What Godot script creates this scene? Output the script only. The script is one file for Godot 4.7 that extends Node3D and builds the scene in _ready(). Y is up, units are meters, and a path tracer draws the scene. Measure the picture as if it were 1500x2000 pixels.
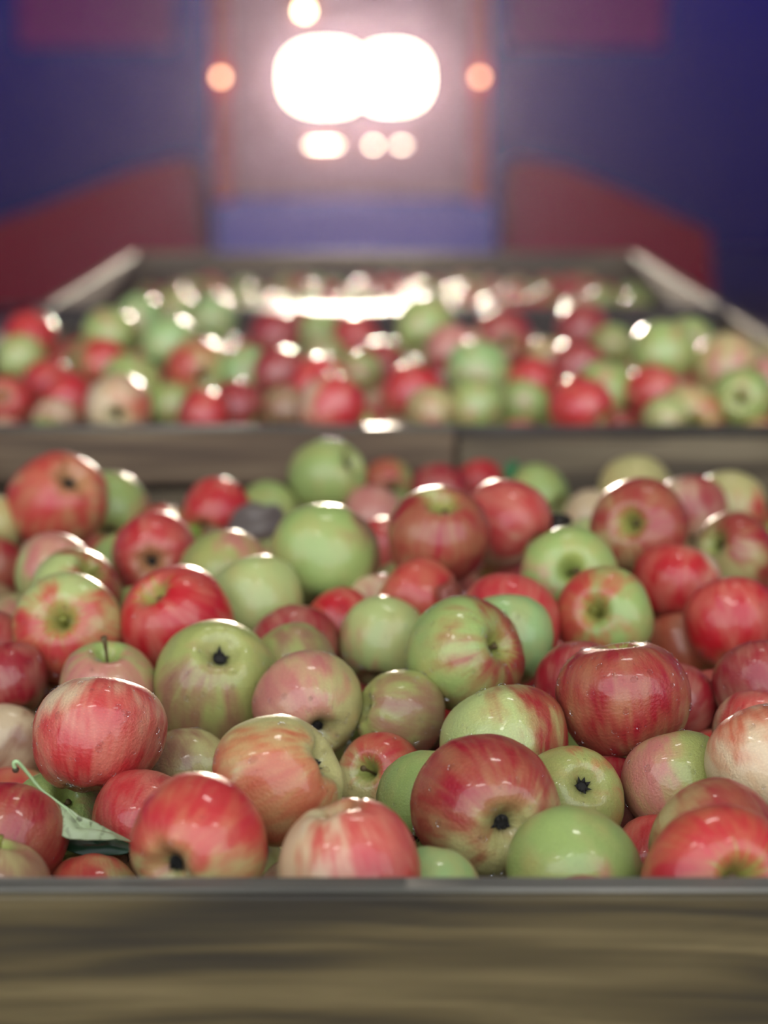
extends Node3D
# Three wooden bins of wet apples one behind another, a lit work vehicle far behind them in a dim blue hall.

var M := {}
var ground := {}
var blush_red := {}
var shapes_near: Array = []
var shapes_far: Array = []
var shapes_small: Array = []
var blotch := FastNoiseLite.new()
var streak := FastNoiseLite.new()
var rng := RandomNumberGenerator.new()
var taken := {}
var apple_count := 0
var centres: Array[Vector3] = []


func _ready():
	# ---- camera, sky, lights, exposure ----
	var cam := Camera3D.new()
	cam.name = "camera"
	cam.position = Vector3(0, 1.10, 0)
	cam.rotation.x = -atan(800.0 / 3740.0)
	var lens := CameraAttributesPhysical.new()
	lens.frustum_focal_length = 12.0 / (1000.0 / 3740.0)
	lens.frustum_focus_distance = 1.07
	lens.exposure_aperture = lens.frustum_focal_length / 17.5
	lens.frustum_near = 0.05
	lens.frustum_far = 200.0
	cam.attributes = lens
	add_child(cam)
	cam.current = true
	var env := Environment.new()
	env.background_mode = Environment.BG_SKY
	var sky_mat := ProceduralSkyMaterial.new()
	sky_mat.sky_top_color = Color(0.84, 0.87, 0.91)
	sky_mat.sky_horizon_color = Color(0.95, 0.95, 0.95)
	sky_mat.ground_horizon_color = Color(0.55, 0.54, 0.52)
	sky_mat.ground_bottom_color = Color(0.40, 0.39, 0.37)
	sky_mat.energy_multiplier = 3.6
	var sky := Sky.new()
	sky.sky_material = sky_mat
	env.sky = sky
	env.tonemap_mode = Environment.TONE_MAPPER_LINEAR
	env.tonemap_exposure = 1.1
	env.sdfgi_enabled = true
	env.ssao_enabled = true
	env.ssil_enabled = true
	env.volumetric_fog_enabled = true
	env.volumetric_fog_density = 0.0016
	env.volumetric_fog_albedo = Color(.84, .79, .92)
	env.volumetric_fog_anisotropy = 0.84
	var we := WorldEnvironment.new()
	we.name = "environment"
	we.environment = env
	add_child(we)

	materials()
	blotch.seed = 11
	blotch.frequency = 1.5
	blotch.fractal_octaves = 3
	streak.seed = 23
	streak.frequency = 1.0
	streak.fractal_octaves = 2
	rng.seed = 5

	# ---- the hall ----
	hall()
	# ---- the bins ----
	wooden_bin(-0.80, "nearest wooden apple bin, its dark front board filling the bottom of the photo", true)
	wooden_bin(-2.05, "second wooden apple bin from the front, behind the sharp apples", false)
	wooden_bin(-3.30, "third and farthest wooden apple bin with glinting wet rails", false)
	# ---- the vehicle ----
	vehicle()
	far_things()
	# ---- apples ----
	for k in 5:
		shapes_near.append(apple_shape(k, 112, 60))
	for k in 3:
		shapes_far.append(apple_shape(k + 20, 48, 28))
		shapes_small.append(apple_shape(k + 40, 32, 20))
	near_apple(Vector3(0.0897, 0.7114, -0.854), 0.0294, Vector3(-0.15, 0.69, -0.71), Vector3(-0.03, 0.96, 0.28), "c", "R", 0.60, 0, 0, "red apple just peeping over the front board before the plain green one", "apples in the front bin")
	near_apple(Vector3(0.0368, 0.7093, -0.8543), 0.0270, Vector3(-0.03, -0.71, 0.71), Vector3(-0.03, 0.81, 0.58), "c", "R", 0.80, 1, 0, "red apple sliver at the front board under the big dark red one", "apples in the front bin")
	near_apple(Vector3(-0.0595, 0.7132, -0.8467), 0.0270, Vector3(0.05, -0.71, 0.71), Vector3(0.04, 0.81, 0.58), "c", "C", 0.90, 1, 0, "red apple sliver at the front board between the orange red and dull pink ones", "apples in the front bin")
	near_apple(Vector3(-0.1527, 0.6898, -0.9408), 0.0270, Vector3(0.11, -0.72, 0.68), Vector3(-0.91, 0.37, 0.21), "y", "R", 0.35, 1, 0, "small red apple with yellow right cheek at the front board, under the dark gap", "apples in the front bin")
	near_apple(Vector3(0.0235, 0.7093, -0.8932), 0.0270, Vector3(-0.02, -0.68, 0.73), Vector3(1, 0, 0.03), "m", "P", -1.20, 1, 0, "teal green apple deep between the dull pink and big dark red front ones", "apples in the front bin")
	near_apple(Vector3(-0.1944, 0.7174, -0.8911), 0.0285, Vector3(0.17, 0.95, -0.25), Vector3(0.96, -0.23, 0.14), "y", "B", -0.10, 1, 0, "brownish green apple with a stubby green stem in the bottom left corner", "apples in the front bin")
	near_apple(Vector3(0.1598, 0.7334, -0.8618), 0.0369, Vector3(0.24, 0.43, 0.87), Vector3(-0.33, 0.86, 0.39), "g", "R", 0.50, 1, 0, "orange red apple with green patch and green stem hollow, against the front board at right", "apples in the front bin")
	near_apple(Vector3(0.0961, 0.7184, -0.9114), 0.0345, Vector3(0.24, -0.56, 0.79), Vector3(0.69, -0.48, 0.54), "g", "P", -0.75, 1, 0, "large plain green apple against the front board, right of the big red apple", "apples in the front bin")
	near_apple(Vector3(-0.0174, 0.7382, -0.8709), 0.0347, Vector3(0.22, -0.95, 0.2), Vector3(0.9, 0.43, -0.07), "c", "R", 0.12, 0, 0, "dull pink apple with red cheek and upturned blossom end, against the front board near middle", "apples in the front bin")
	near_apple(Vector3(0.1716, 0.7243, -0.9295), 0.0338, Vector3(-0.48, 0.53, -0.7), Vector3(0.53, 0.85, -0.02), "y", "D", 0.00, 0, 0, "red apple with yellow green streaks, half hidden behind the orange red one at right", "apples in the front bin")
	near_apple(Vector3(0.1508, 0.6881, -0.9965), 0.0270, Vector3(-0.11, -0.7, 0.7), Vector3(-0.12, 0.62, 0.78), "c", "R", 0.35, 1, 0, "small pink apple sunk behind the plain green one at right", "apples in the front bin")
	near_apple(Vector3(-0.0904, 0.7461, -0.8789), 0.0347, Vector3(0.4, 0.04, -0.92), Vector3(-0.12, 0.99, -0.08), "y", "R", 0.30, 0, 20, "red and orange apple with blossom end low at left, against the front board", "apples in the front bin")
	near_apple(Vector3(-0.1971, 0.7219, -0.946), 0.0306, Vector3(0.26, 0.61, -0.75), Vector3(0.12, 0.82, 0.56), "y", "D", 0.85, 0, 14, "dark red apple with white droplets at left edge, under the leaf stalk", "apples in the front bin")
	near_apple(Vector3(-0.1305, 0.7124, -0.9907), 0.0312, Vector3(0.35, 0.43, -0.83), Vector3(-0.45, 0.43, 0.78), "c", "R", 0.55, 1, 0, "light red apple tucked behind the red and orange front apple", "apples in the front bin")
	near_apple(Vector3(-0.1877, 0.6977, -1.0394), 0.0271, Vector3(0.36, 0.76, 0.55), Vector3(0.98, 0, -0.18), "g", "P", -0.90, 1, 0, "green apple with short stem lying under the curled leaf", "apples in the front bin")
	near_apple(Vector3(0.0547, 0.7333, -0.9622), 0.0389, Vector3(-0.25, -0.06, -0.97), Vector3(-0.37, 0.9, -0.25), "y", "D", 0.35, 0, 30, "big dark red apple with brown blossom end facing front, in the middle of front row", "apples in the front bin")
	near_apple(Vector3(0.0274, 0.7149, -1.0193), 0.0323, Vector3(0.38, 0.67, -0.63), Vector3(1, 0, 0.03), "g", "P", -1.00, 0, 10, "green apple squeezed behind the left shoulder of the big dark red one", "apples in the front bin")
	near_apple(Vector3(0.1044, 0.7191, -1.0122), 0.0315, Vector3(-0.2, -0.64, -0.74), Vector3(0.73, 0.66, -0.17), "o", "O", -0.95, 0, 12, "creased green apple with deep blossom end, right behind the big dark red one", "apples in the front bin")
	near_apple(Vector3(-0.0184, 0.6704, -1.1241), 0.0270, Vector3(0.01, -0.72, 0.7), Vector3(0.02, 0.36, 0.93), "y", "B", 0.20, 1, 0, "dull brown apple in the shade between the ochre and the red yellow stem apples", "apples in the front bin")
	near_apple(Vector3(0.1341, 0.7008, -1.0571), 0.0270, Vector3(-0.09, -0.72, 0.69), Vector3(-0.1, 0.59, 0.8), "c", "D", 0.70, 1, 0, "dark red apple in the gap under the large wine red one", "apples in the front bin")
	near_apple(Vector3(0.1656, 0.723, -1.0306), 0.0311, Vector3(-0.12, 0.74, -0.66), Vector3(-0.96, -0.1, 0.25), "o", "P", -0.15, 0, 70, "wet yellow green apple with blushed left side, under the large wine red one", "apples in the front bin")
	near_apple(Vector3(-0.0562, 0.7506, -0.959), 0.0349, Vector3(-0.89, -0.43, -0.17), Vector3(-0.26, -0.25, 0.93), "y", "O", -0.20, 0, 30, "ochre apple with orange streaks and blossom end at right, left of centre", "apples in the front bin")
	near_apple(Vector3(-0.0006, 0.7019, -1.0949), 0.0270, Vector3(-0.42, 0.5, 0.76), Vector3(0.53, 0.83, -0.19), "y", "R", 0.10, 1, 20, "red shouldered yellow apple with a long leaning stem, near the middle", "apples in the front bin")
	near_apple(Vector3(-0.117, 0.7095, -1.0879), 0.0270, Vector3(0.43, -0.68, 0.59), Vector3(-0.74, 0.61, 0.27), "y", "B", -0.45, 1, 12, "yellowish apple low in the gap under the green one with dark eye", "apples in the front bin")
	near_apple(Vector3(0.2086, 0.7454, -0.9991), 0.0315, Vector3(-0.2, 0.73, -0.66), Vector3(-0.26, 0.93, -0.27), "c", "O", -0.45, 0, 40, "pale peach apple with pink rim at the right edge, over the streaked apple", "apples in the front bin")
	near_apple(Vector3(-0.2465, 0.6884, -1.1896), 0.0287, Vector3(0.38, 0.6, -0.7), Vector3(0.7, -0.56, 0.44), "c", "B", -0.10, 0, 30, "pale greenish apple at the left edge, beside the mottled pink one", "apples in the front bin")
	near_apple(Vector3(0.0702, 0.7342, -1.0646), 0.0379, Vector3(-0.19, 0.75, -0.63), Vector3(0.94, 0.31, -0.15), "l", "D", -0.30, 0, 40, "pale green apple with dark red right end, just behind the big dark red one", "apples in the front bin")
	near_apple(Vector3(0.2227, 0.7295, -1.0875), 0.0281, Vector3(0.35, 0.62, -0.7), Vector3(0.35, 0.93, -0.13), "c", "R", -0.05, 1, 50, "pink and pale green apple with a sparkling top, behind the pale peach one at right", "apples in the front bin")
	near_apple(Vector3(-0.1613, 0.7507, -1.0307), 0.0373, Vector3(0.13, 0.88, -0.47), Vector3(0.28, -0.64, 0.71), "c", "R", 0.45, 1, 100, "big mottled pink and red apple at left, above the curled leaf", "apples in the front bin")
	near_apple(Vector3(0.0105, 0.7277, -1.1378), 0.0277, Vector3(0.91, -0.3, -0.3), Vector3(0.67, -0.05, 0.74), "o", "B", -0.25, 0, 50, "freckled green apple with dark blossom end at its left edge, near middle", "apples in the front bin")
	near_apple(Vector3(-0.0471, 0.7324, -1.1398), 0.0347, Vector3(-0.28, 0.25, -0.93), Vector3(-0.79, 0.29, 0.55), "y", "P", -0.02, 0, 90, "pink streaked yellow green apple right of the green one with dark eye", "apples in the front bin")
	near_apple(Vector3(0.2192, 0.7094, -1.2072), 0.0270, Vector3(0.34, 0.7, -0.63), Vector3(-0.12, 0.74, 0.67), "c", "R", 0.80, 1, 0, "small crimson apple deep between the bright red and shiny crimson ones", "apples in the front bin")
	near_apple(Vector3(0.1868, 0.7223, -1.1775), 0.0270, Vector3(0.36, 0.45, -0.82), Vector3(0.3, 0.64, 0.71), "c", "D", 0.65, 1, 12, "dull red apple showing behind the right side of the wine red one", "apples in the front bin")
	near_apple(Vector3(0.1421, 0.7554, -1.0823), 0.0393, Vector3(-0.11, 0.98, -0.15), Vector3(-0.29, 0.79, 0.55), "y", "D", 0.40, 1, 110, "large wine red apple with droplets and yellow base, right of centre", "apples in the front bin")
	near_apple(Vector3(-0.1766, 0.7319, -1.1765), 0.0309, Vector3(0.04, 0.97, 0.25), Vector3(0.14, -0.22, 0.97), "g", "P", 0.20, 1, 30, "dull pink apple with an upright brown stem, behind the mottled pink one", "apples in the front bin")
	near_apple(Vector3(0.2415, 0.7355, -1.1671), 0.0319, Vector3(-0.1, 0.77, -0.63), Vector3(-0.13, 0.99, 0.04), "c", "D", 0.70, 0, 60, "shiny crimson apple with bright top streak at the right edge", "apples in the front bin")
	near_apple(Vector3(0.1249, 0.7391, -1.1632), 0.0298, Vector3(0.29, 0.77, -0.57), Vector3(0.19, 0.81, 0.55), "c", "D", 0.60, 0, 30, "dull pink apple in shade behind the left side of the wine red one", "apples in the front bin")
	near_apple(Vector3(-0.1067, 0.7353, -1.1776), 0.0417, Vector3(-0.11, -0.79, -0.61), Vector3(-0.51, -0.52, 0.69), "o", "B", -0.65, 0, 60, "large green apple with a dark open blossom end like an eye, left of centre", "apples in the front bin")
	near_apple(Vector3(-0.2528, 0.7191, -1.2322), 0.0282, Vector3(-0.35, 0.71, -0.61), Vector3(0.23, 0.83, 0.51), "c", "D", 0.90, 1, 40, "deep red glossy apple at the left edge under the striped stem apple", "apples in the front bin")
	near_apple(Vector3(-0.0602, 0.7291, -1.2369), 0.0282, Vector3(-0.4, 0.52, -0.76), Vector3(0.62, 0.78, -0.01), "o", "B", -0.50, 1, 50, "olive green apple topped with sparkles, right behind the pink streaked one", "apples in the front bin")
	near_apple(Vector3(0.0521, 0.7554, -1.172), 0.0381, Vector3(0.67, 0.43, 0.61), Vector3(0.96, 0.25, 0.09), "g", "D", -0.20, 1, 90, "shiny green apple with red flare around its stem hollow, in the middle", "apples in the front bin")
	near_apple(Vector3(-0.0636, 0.7226, -1.2936), 0.0334, Vector3(-0.24, 0.65, -0.72), Vector3(0.65, 0.62, 0.44), "c", "D", 0.45, 1, 20, "rosy apple behind the streaked one, left of the freckled green pear shaped one", "apples in the front bin")
	near_apple(Vector3(0.2169, 0.7096, -1.3474), 0.0270, Vector3(-0.13, 0.78, -0.61), Vector3(-0.33, 0.8, 0.5), "c", "O", 0.80, 0, 0, "orange red apple tucked behind left of the smooth bright red one", "apples in the front bin")
	near_apple(Vector3(0.0803, 0.7479, -1.2312), 0.0331, Vector3(-0.08, 0.8, -0.6), Vector3(0.51, -0.82, 0.27), "m", "P", -1.00, 0, 20, "smooth mint green apple directly behind the shiny green one", "apples in the front bin")
	near_apple(Vector3(-0.0004, 0.7292, -1.2979), 0.0313, Vector3(0.23, 0.78, -0.58), Vector3(-0.65, -0.7, 0.31), "l", "P", -0.75, 0, 50, "tall pale green freckled apple, left of the shiny green middle one", "apples in the front bin")
	near_apple(Vector3(-0.2741, 0.7316, -1.273), 0.0270, Vector3(-0.18, 0.55, -0.81), Vector3(0.54, 0.62, 0.57), "c", "D", 0.80, 1, 0, "wine dark apple cut by left edge above the deep red glossy one", "apples in the front bin")
	near_apple(Vector3(-0.2175, 0.7435, -1.2761), 0.0385, Vector3(-0.04, 0.51, 0.86), Vector3(0.03, -0.07, 1), "l", "R", 0.00, 1, 50, "striped pink and pale green apple with a deep green stem hollow facing front, at left", "apples in the front bin")
	near_apple(Vector3(-0.0317, 0.7277, -1.3451), 0.0272, Vector3(-0.58, 0.57, -0.58), Vector3(-0.12, 0.52, 0.85), "c", "C", 0.80, 0, 12, "red apple with pink sheen, left behind the tall green freckled one", "apples in the front bin")
	near_apple(Vector3(0.2466, 0.7383, -1.3096), 0.0341, Vector3(-0.09, 0.73, -0.68), Vector3(-0.25, 0.7, 0.67), "c", "C", 1.00, 1, 40, "smooth bright red apple near right edge, front of the half yellow one", "apples in the front bin")
	near_apple(Vector3(-0.1428, 0.7487, -1.2797), 0.0386, Vector3(-0.46, 0.75, 0.47), Vector3(0.34, 0.6, 0.72), "c", "C", 0.95, 1, 50, "bright cherry red apple with folded stem hollow, behind the green one with dark eye", "apples in the front bin")
	near_apple(Vector3(0.0888, 0.7457, -1.2936), 0.0347, Vector3(0.16, 0.81, -0.57), Vector3(0.46, 0.76, 0.46), "c", "R", 0.65, 0, 0, "striped red apple behind the smooth mint green one", "apples in the front bin")
	near_apple(Vector3(0.1547, 0.7473, -1.2943), 0.0351, Vector3(-0.37, 0.42, 0.83), Vector3(-0.93, 0.34, 0.13), "g", "R", -0.02, 1, 0, "half pink half green apple with deep stem hollow, behind the wine red one", "apples in the front bin")
	near_apple(Vector3(-0.1828, 0.7256, -1.3658), 0.0270, Vector3(0.08, -0.78, 0.62), Vector3(0.99, 0, -0.13), "g", "P", -1.00, 1, 0, "light green apple low between the striped stem apple and cherry red one", "apples in the front bin")
	near_apple(Vector3(-0.0046, 0.7275, -1.3854), 0.0270, Vector3(-0.23, 0.49, -0.84), Vector3(0.91, 0.31, 0.27), "c", "P", -0.30, 1, 0, "cream apple peeping out between two red ones and the green ones near middle", "apples in the front bin")
	near_apple(Vector3(-0.3278, 0.6849, -1.536), 0.0270, Vector3(-0.17, 0.57, -0.81), Vector3(0.78, 0.55, 0.28), "y", "B", 0.10, 1, 0, "brownish apple cut by left edge beside the striped stem apple", "apples in the front bin")
	near_apple(Vector3(-0.0932, 0.7424, -1.3492), 0.0362, Vector3(-0.29, 0.76, -0.58), Vector3(0.13, -0.93, 0.35), "l", "P", -0.75, 0, 20, "pale mint apple right behind the cherry red one", "apples in the front bin")
	near_apple(Vector3(0.0268, 0.7446, -1.3467), 0.0316, Vector3(-0.76, 0.4, -0.52), Vector3(0.12, 0.74, 0.66), "y", "R", 0.70, 0, 0, "red apple with a torn brown leaf on its right side, in the middle", "apples in the front bin")
	near_apple(Vector3(-0.2233, 0.7507, -1.3438), 0.0341, Vector3(0.48, 0.79, 0.37), Vector3(0.91, 0.41, -0.01), "l", "D", -0.05, 1, 0, "red apple with pale green flank and thin stem, behind the striped stem apple", "apples in the front bin")
	near_apple(Vector3(0.2189, 0.7491, -1.3863), 0.0332, Vector3(0.13, 0.91, -0.39), Vector3(-0.8, 0.03, 0.6), "c", "C", 0.55, 0, 0, "soft red apple with pale right shoulder under the yellow starred one", "apples in the front bin")
	near_apple(Vector3(-0.1204, 0.7467, -1.41), 0.0357, Vector3(0.03, 0.22, -0.98), Vector3(0.78, 0.58, -0.21), "o", "P", -0.45, 1, 0, "green apple with reddish top, behind the pale mint one at left of centre", "apples in the front bin")
	near_apple(Vector3(0.1345, 0.7602, -1.3565), 0.0366, Vector3(-0, 0.47, 0.88), Vector3(-0.79, -0.59, 0.2), "g", "P", -0.85, 1, 0, "green apple with olive stem hollow facing front, right of centre by the back", "apples in the front bin")
	near_apple(Vector3(-0.2495, 0.7463, -1.4198), 0.0336, Vector3(0.3, 0.59, -0.75), Vector3(0.49, 0.85, -0.18), "l", "P", 0.10, 1, 0, "pink topped pale green apple under the large coral apple at left", "apples in the front bin")
	near_apple(Vector3(-0.3315, 0.713, -1.577), 0.0286, Vector3(0.24, 0.75, -0.62), Vector3(0.38, 0.86, 0.34), "y", "D", 0.50, 0, 0, "dark red apple with ochre base cut by the left edge, under the coral apple", "apples in the front bin")
	near_apple(Vector3(-0.2131, 0.7338, -1.5118), 0.0270, Vector3(0.08, -0.8, 0.59), Vector3(0.99, 0, -0.14), "g", "P", -1.00, 1, 0, "green apple in the gap between the coral and the round red one", "apples in the front bin")
	near_apple(Vector3(-0.0448, 0.7624, -1.4164), 0.0409, Vector3(-0.13, 0.82, -0.55), Vector3(0.96, -0.15, -0.22), "g", "B", -0.60, 0, 0, "large smooth green apple with a dented left flank, under the topmost green one", "apples in the front bin")
	near_apple(Vector3(0.2819, 0.7435, -1.4975), 0.0346, Vector3(-0.7, 0.5, 0.51), Vector3(0.79, 0.61, 0), "y", "D", 0.00, 1, 0, "half yellow green half dark red apple with stem hollow, near the right edge", "apples in the front bin")
	near_apple(Vector3(-0.1813, 0.7498, -1.4726), 0.0340, Vector3(-0.02, -0.02, -1), Vector3(-0.27, 0.55, 0.79), "c", "R", 0.85, 0, 0, "round red apple with its blossom end facing front, at left", "apples in the front bin")
	near_apple(Vector3(-0.0022, 0.7318, -1.571), 0.0285, Vector3(-0, 0.8, -0.59), Vector3(0, 0.89, 0.45), "c", "R", 0.55, 0, 0, "red apple half hidden between the large smooth green and the green hollowed red one", "apples in the front bin")
	near_apple(Vector3(0.1813, 0.7173, -1.6429), 0.0270, Vector3(-0.24, 0.5, -0.83), Vector3(0.99, 0, 0.11), "l", "P", -0.80, 1, 0, "small pale green apple half under the yellow starred red one", "apples in the front bin")
	near_apple(Vector3(0.0406, 0.7824, -1.397), 0.0379, Vector3(0.06, 0.87, 0.48), Vector3(0.47, 0.05, 0.88), "l", "D", 0.55, 1, 0, "red apple with bright green stem hollow on top, in the middle by the back", "apples in the front bin")
	near_apple(Vector3(-0.2013, 0.7212, -1.6772), 0.0270, Vector3(0.07, -0.81, 0.58), Vector3(-0.62, 0.72, 0.31), "y", "R", 0.10, 1, 0, "small blurred apple against back board above the round red one", "apples in the front bin")
	near_apple(Vector3(0.1972, 0.7806, -1.4404), 0.0383, Vector3(-0.39, 0.28, 0.88), Vector3(0.11, 0.61, 0.78), "y", "D", 0.30, 1, 0, "dark red apple with a yellow star around its stem hollow, at right by the back", "apples in the front bin")
	near_apple(Vector3(0.0942, 0.7777, -1.4648), 0.0361, Vector3(0.74, -0.44, 0.52), Vector3(0.63, 0.72, 0.28), "c", "R", 0.35, 1, 0, "orange pink apple with dark stem hollow at lower right, by the back", "apples in the front bin")
	near_apple(Vector3(-0.3393, 0.7425, -1.6189), 0.0270, Vector3(-0.16, 0.6, -0.78), Vector3(0.98, 0, -0.21), "y", "P", -1.00, 1, 0, "olive green apple cut by left edge beside the coral apple", "apples in the front bin")
	near_apple(Vector3(-0.0107, 0.7145, -1.7791), 0.0297, Vector3(0.22, 0.65, -0.72), Vector3(-0.39, 0.77, 0.5), "c", "P", 0.25, 1, 0, "pale pink apple below the right side of the topmost green one", "apples in the front bin")
	near_apple(Vector3(-0.1497, 0.7395, -1.6789), 0.0312, Vector3(0.38, 0.41, -0.83), Vector3(0.07, 0.54, 0.84), "c", "C", 1.00, 1, 0, "vivid red apple by the back board, left of the dark wilted leaf", "apples in the front bin")
	near_apple(Vector3(-0.1135, 0.7124, -1.8047), 0.0306, Vector3(0.55, 0.2, -0.81), Vector3(1, 0, -0.06), "g", "P", -1.20, 1, 0, "green apple behind the dark wilted leaf", "apples in the front bin")
	near_apple(Vector3(0.1973, 0.7128, -1.7817), 0.0270, Vector3(0.32, 0.39, -0.86), Vector3(-0.06, -0.86, 0.51), "c", "P", -0.40, 1, 0, "small pale apple left behind the yellow starred red one", "apples in the front bin")
	near_apple(Vector3(0.2703, 0.7437, -1.6613), 0.0341, Vector3(-0.04, 0.81, -0.58), Vector3(0.75, 0.66, 0.09), "c", "D", 0.05, 0, 0, "red and cream apple right behind the yellow starred red one", "apples in the front bin")
	near_apple(Vector3(-0.2475, 0.739, -1.6989), 0.0339, Vector3(-0.01, 0.61, -0.8), Vector3(0.99, 0, -0.14), "g", "P", -1.10, 1, 0, "smooth green apple behind the right side of the coral apple", "apples in the front bin")
	near_apple(Vector3(0.3168, 0.7376, -1.712), 0.0337, Vector3(0.04, 0.61, -0.79), Vector3(0.66, -0.56, 0.5), "y", "R", -0.40, 1, 0, "yellow green apple with orange lower side by the back board at right", "apples in the front bin")
	near_apple(Vector3(-0.2816, 0.7635, -1.6241), 0.0430, Vector3(-0.44, -0.66, -0.6), Vector3(0.13, 0.67, 0.73), "y", "R", 0.30, 0, 0, "large coral red apple with dark blossom end, highest at the left by the back board", "apples in the front bin")
	near_apple(Vector3(0.1524, 0.7176, -1.8605), 0.0325, Vector3(-0.66, 0.23, -0.71), Vector3(-1, 0, -0.08), "g", "P", -1.10, 1, 0, "green apple by the back board beneath the little green leaf", "apples in the front bin")
	near_apple(Vector3(0.0556, 0.7207, -1.853), 0.0314, Vector3(0.14, 0.68, -0.72), Vector3(-0.03, 0.43, 0.9), "c", "D", 0.80, 1, 0, "dark red apple with a bright top behind the green hollowed red one", "apples in the front bin")
	near_apple(Vector3(0.2418, 0.7318, -1.8084), 0.0360, Vector3(0.21, 0.61, -0.76), Vector3(-0.05, -0.91, 0.4), "y", "P", -0.80, 1, 0, "yellow green apple behind the top of the yellow starred red one", "apples in the front bin")
	near_apple(Vector3(0.0043, 0.7076, -1.9678), 0.0279, Vector3(-0.23, 0.04, -0.97), Vector3(-0.64, 0.71, 0.29), "g", "R", 0.00, 0, 0, "small half red half green apple by the back board, right of the topmost green one", "apples in the front bin")
	near_apple(Vector3(0.1009, 0.7072, -1.9689), 0.0270, Vector3(-0.32, 0.59, -0.74), Vector3(-0.04, 0.53, 0.85), "c", "C", 0.95, 1, 0, "crimson apple touching the back board left of the little green leaf", "apples in the front bin")
	near_apple(Vector3(-0.0539, 0.745, -1.8155), 0.0391, Vector3(-0.68, -0.55, -0.49), Vector3(0.01, -0.98, 0.19), "g", "P", -1.10, 0, 0, "green apple with blossom end at right, topmost of all against the back board", "apples in the front bin")
	buried_apple(Vector3(-0.2369, 0.6512, -1.1546), 0.0339, Vector3(-0.25, 0.1, -0.96), Vector3(-0.66, 0.73, 0.16), "y", "R", 0.20, "reddish apple sunk in shade above the dark red apple with white droplets at left edge")
	buried_apple(Vector3(-0.2809, 0.6953, -1.4365), 0.0320, Vector3(-0.39, 0.07, -0.92), Vector3(-0.39, 0.54, 0.74), "l", "P", -0.60, "green apple sunk in shade left of the dull pink apple with an upright brown stem")
	buried_apple(Vector3(-0.1051, 0.6756, -1.7369), 0.0336, Vector3(0.64, 0.68, -0.36), Vector3(0.26, -0.6, -0.75), "l", "P", -0.60, "green apple sunk in shade above the pale mint apple right behind the cherry red one")
	buried_apple(Vector3(0.0523, 0.715, -1.4381), 0.0329, Vector3(0.97, 0.01, 0.25), Vector3(-0.61, -0.33, 0.72), "c", "D", 0.70, "dark red apple sunk in shade right of the tall pale green freckled apple")
	buried_apple(Vector3(0.0866, 0.715, -1.4958), 0.0333, Vector3(-0.18, 0.56, 0.81), Vector3(0.65, 0.74, 0.15), "c", "R", 0.50, "reddish apple sunk in shade above the striped red apple behind the smooth mint green one")
	buried_apple(Vector3(-0.084, 0.6836, -0.9714), 0.0343, Vector3(0.98, 0.01, 0.2), Vector3(-0.89, -0.29, -0.35), "l", "P", -0.60, "green apple sunk in shade below the big mottled pink and red apple at left")
	buried_apple(Vector3(0.0197, 0.7061, -1.4951), 0.0351, Vector3(0.17, 0.23, 0.96), Vector3(-0.9, -0.41, 0.15), "l", "P", -0.60, "green apple sunk in shade above the tall pale green freckled apple")
	buried_apple(Vector3(-0.0086, 0.6811, -1.2138), 0.0346, Vector3(-0.9, 0.18, 0.4), Vector3(-0.18, 0.98, 0.02), "g", "P", -1.10, "green apple sunk in shade above the red shouldered yellow apple with a long leaning stem")
	buried_apple(Vector3(0.1827, 0.6675, -1.9034), 0.0312, Vector3(-0.68, 0.58, -0.46), Vector3(-0.39, -0.53, 0.75), "g", "P", -1.10, "green apple sunk in shade above the green apple with olive stem hollow facing front")
	buried_apple(Vector3(-0.0373, 0.6866, -0.9179), 0.0340, Vector3(-0.78, 0.19, -0.6), Vector3(0.84, -0.4, -0.37), "c", "D", 0.70, "dark red apple sunk in shade below the olive green apple topped with sparkles")
	buried_apple(Vector3(-0.0099, 0.6826, -1.3246), 0.0330, Vector3(0.95, 0.26, 0.19), Vector3(-0.87, 0.47, 0.14), "c", "C", 0.90, "red apple sunk in shade below the tall pale green freckled apple")
	buried_apple(Vector3(-0.3457, 0.6942, -1.6706), 0.0316, Vector3(0.62, 0.73, -0.3), Vector3(-0.27, 0.84, 0.47), "l", "P", -0.60, "green apple sunk in shade below the large coral red apple with dark blossom end")
	buried_apple(Vector3(-0.271, 0.6932, -1.6776), 0.0336, Vector3(-0.01, 0.38, 0.92), Vector3(0.44, -0.02, 0.9), "y", "R", 0.20, "reddish apple sunk in shade above the red apple with pale green flank and thin stem")
	buried_apple(Vector3(0.0515, 0.6758, -0.9759), 0.0344, Vector3(-0.69, 0.06, 0.72), Vector3(-0.22, -0.76, 0.62), "y", "R", 0.20, "reddish apple sunk in shade left of the large plain green apple against the front board")
	buried_apple(Vector3(-0.1044, 0.6877, -1.6091), 0.0341, Vector3(-0.74, 0.22, -0.64), Vector3(-0.93, -0.13, -0.35), "y", "R", 0.20, "reddish apple sunk in shade above the pale mint apple right behind the cherry red one")
	buried_apple(Vector3(0.215, 0.6767, -1.1515), 0.0343, Vector3(-0.73, 0.13, -0.67), Vector3(0.02, -0.1, 0.99), "c", "C", 0.90, "red apple sunk in shade right of the wet yellow green apple with blushed left side")
	far_apple(Vector3(-0.4081, 0.7133, -2.3486), 0.0280, Vector3(0.84, -0.38, 0.39), Vector3(0.16, 0.39, 0.91), "c", "P", -0.90, 1, "pale shiny apple low at the front board, far left of the second bin", "apples in the second bin")
	far_apple(Vector3(0.3269, 0.7399, -2.1967), 0.0270, Vector3(0.68, -0.38, 0.63), Vector3(-0.14, 0.39, 0.91), "l", "P", -1.00, 1, "pale green apple low at the front board left of the yellow one, second bin", "apples in the second bin")
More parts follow.
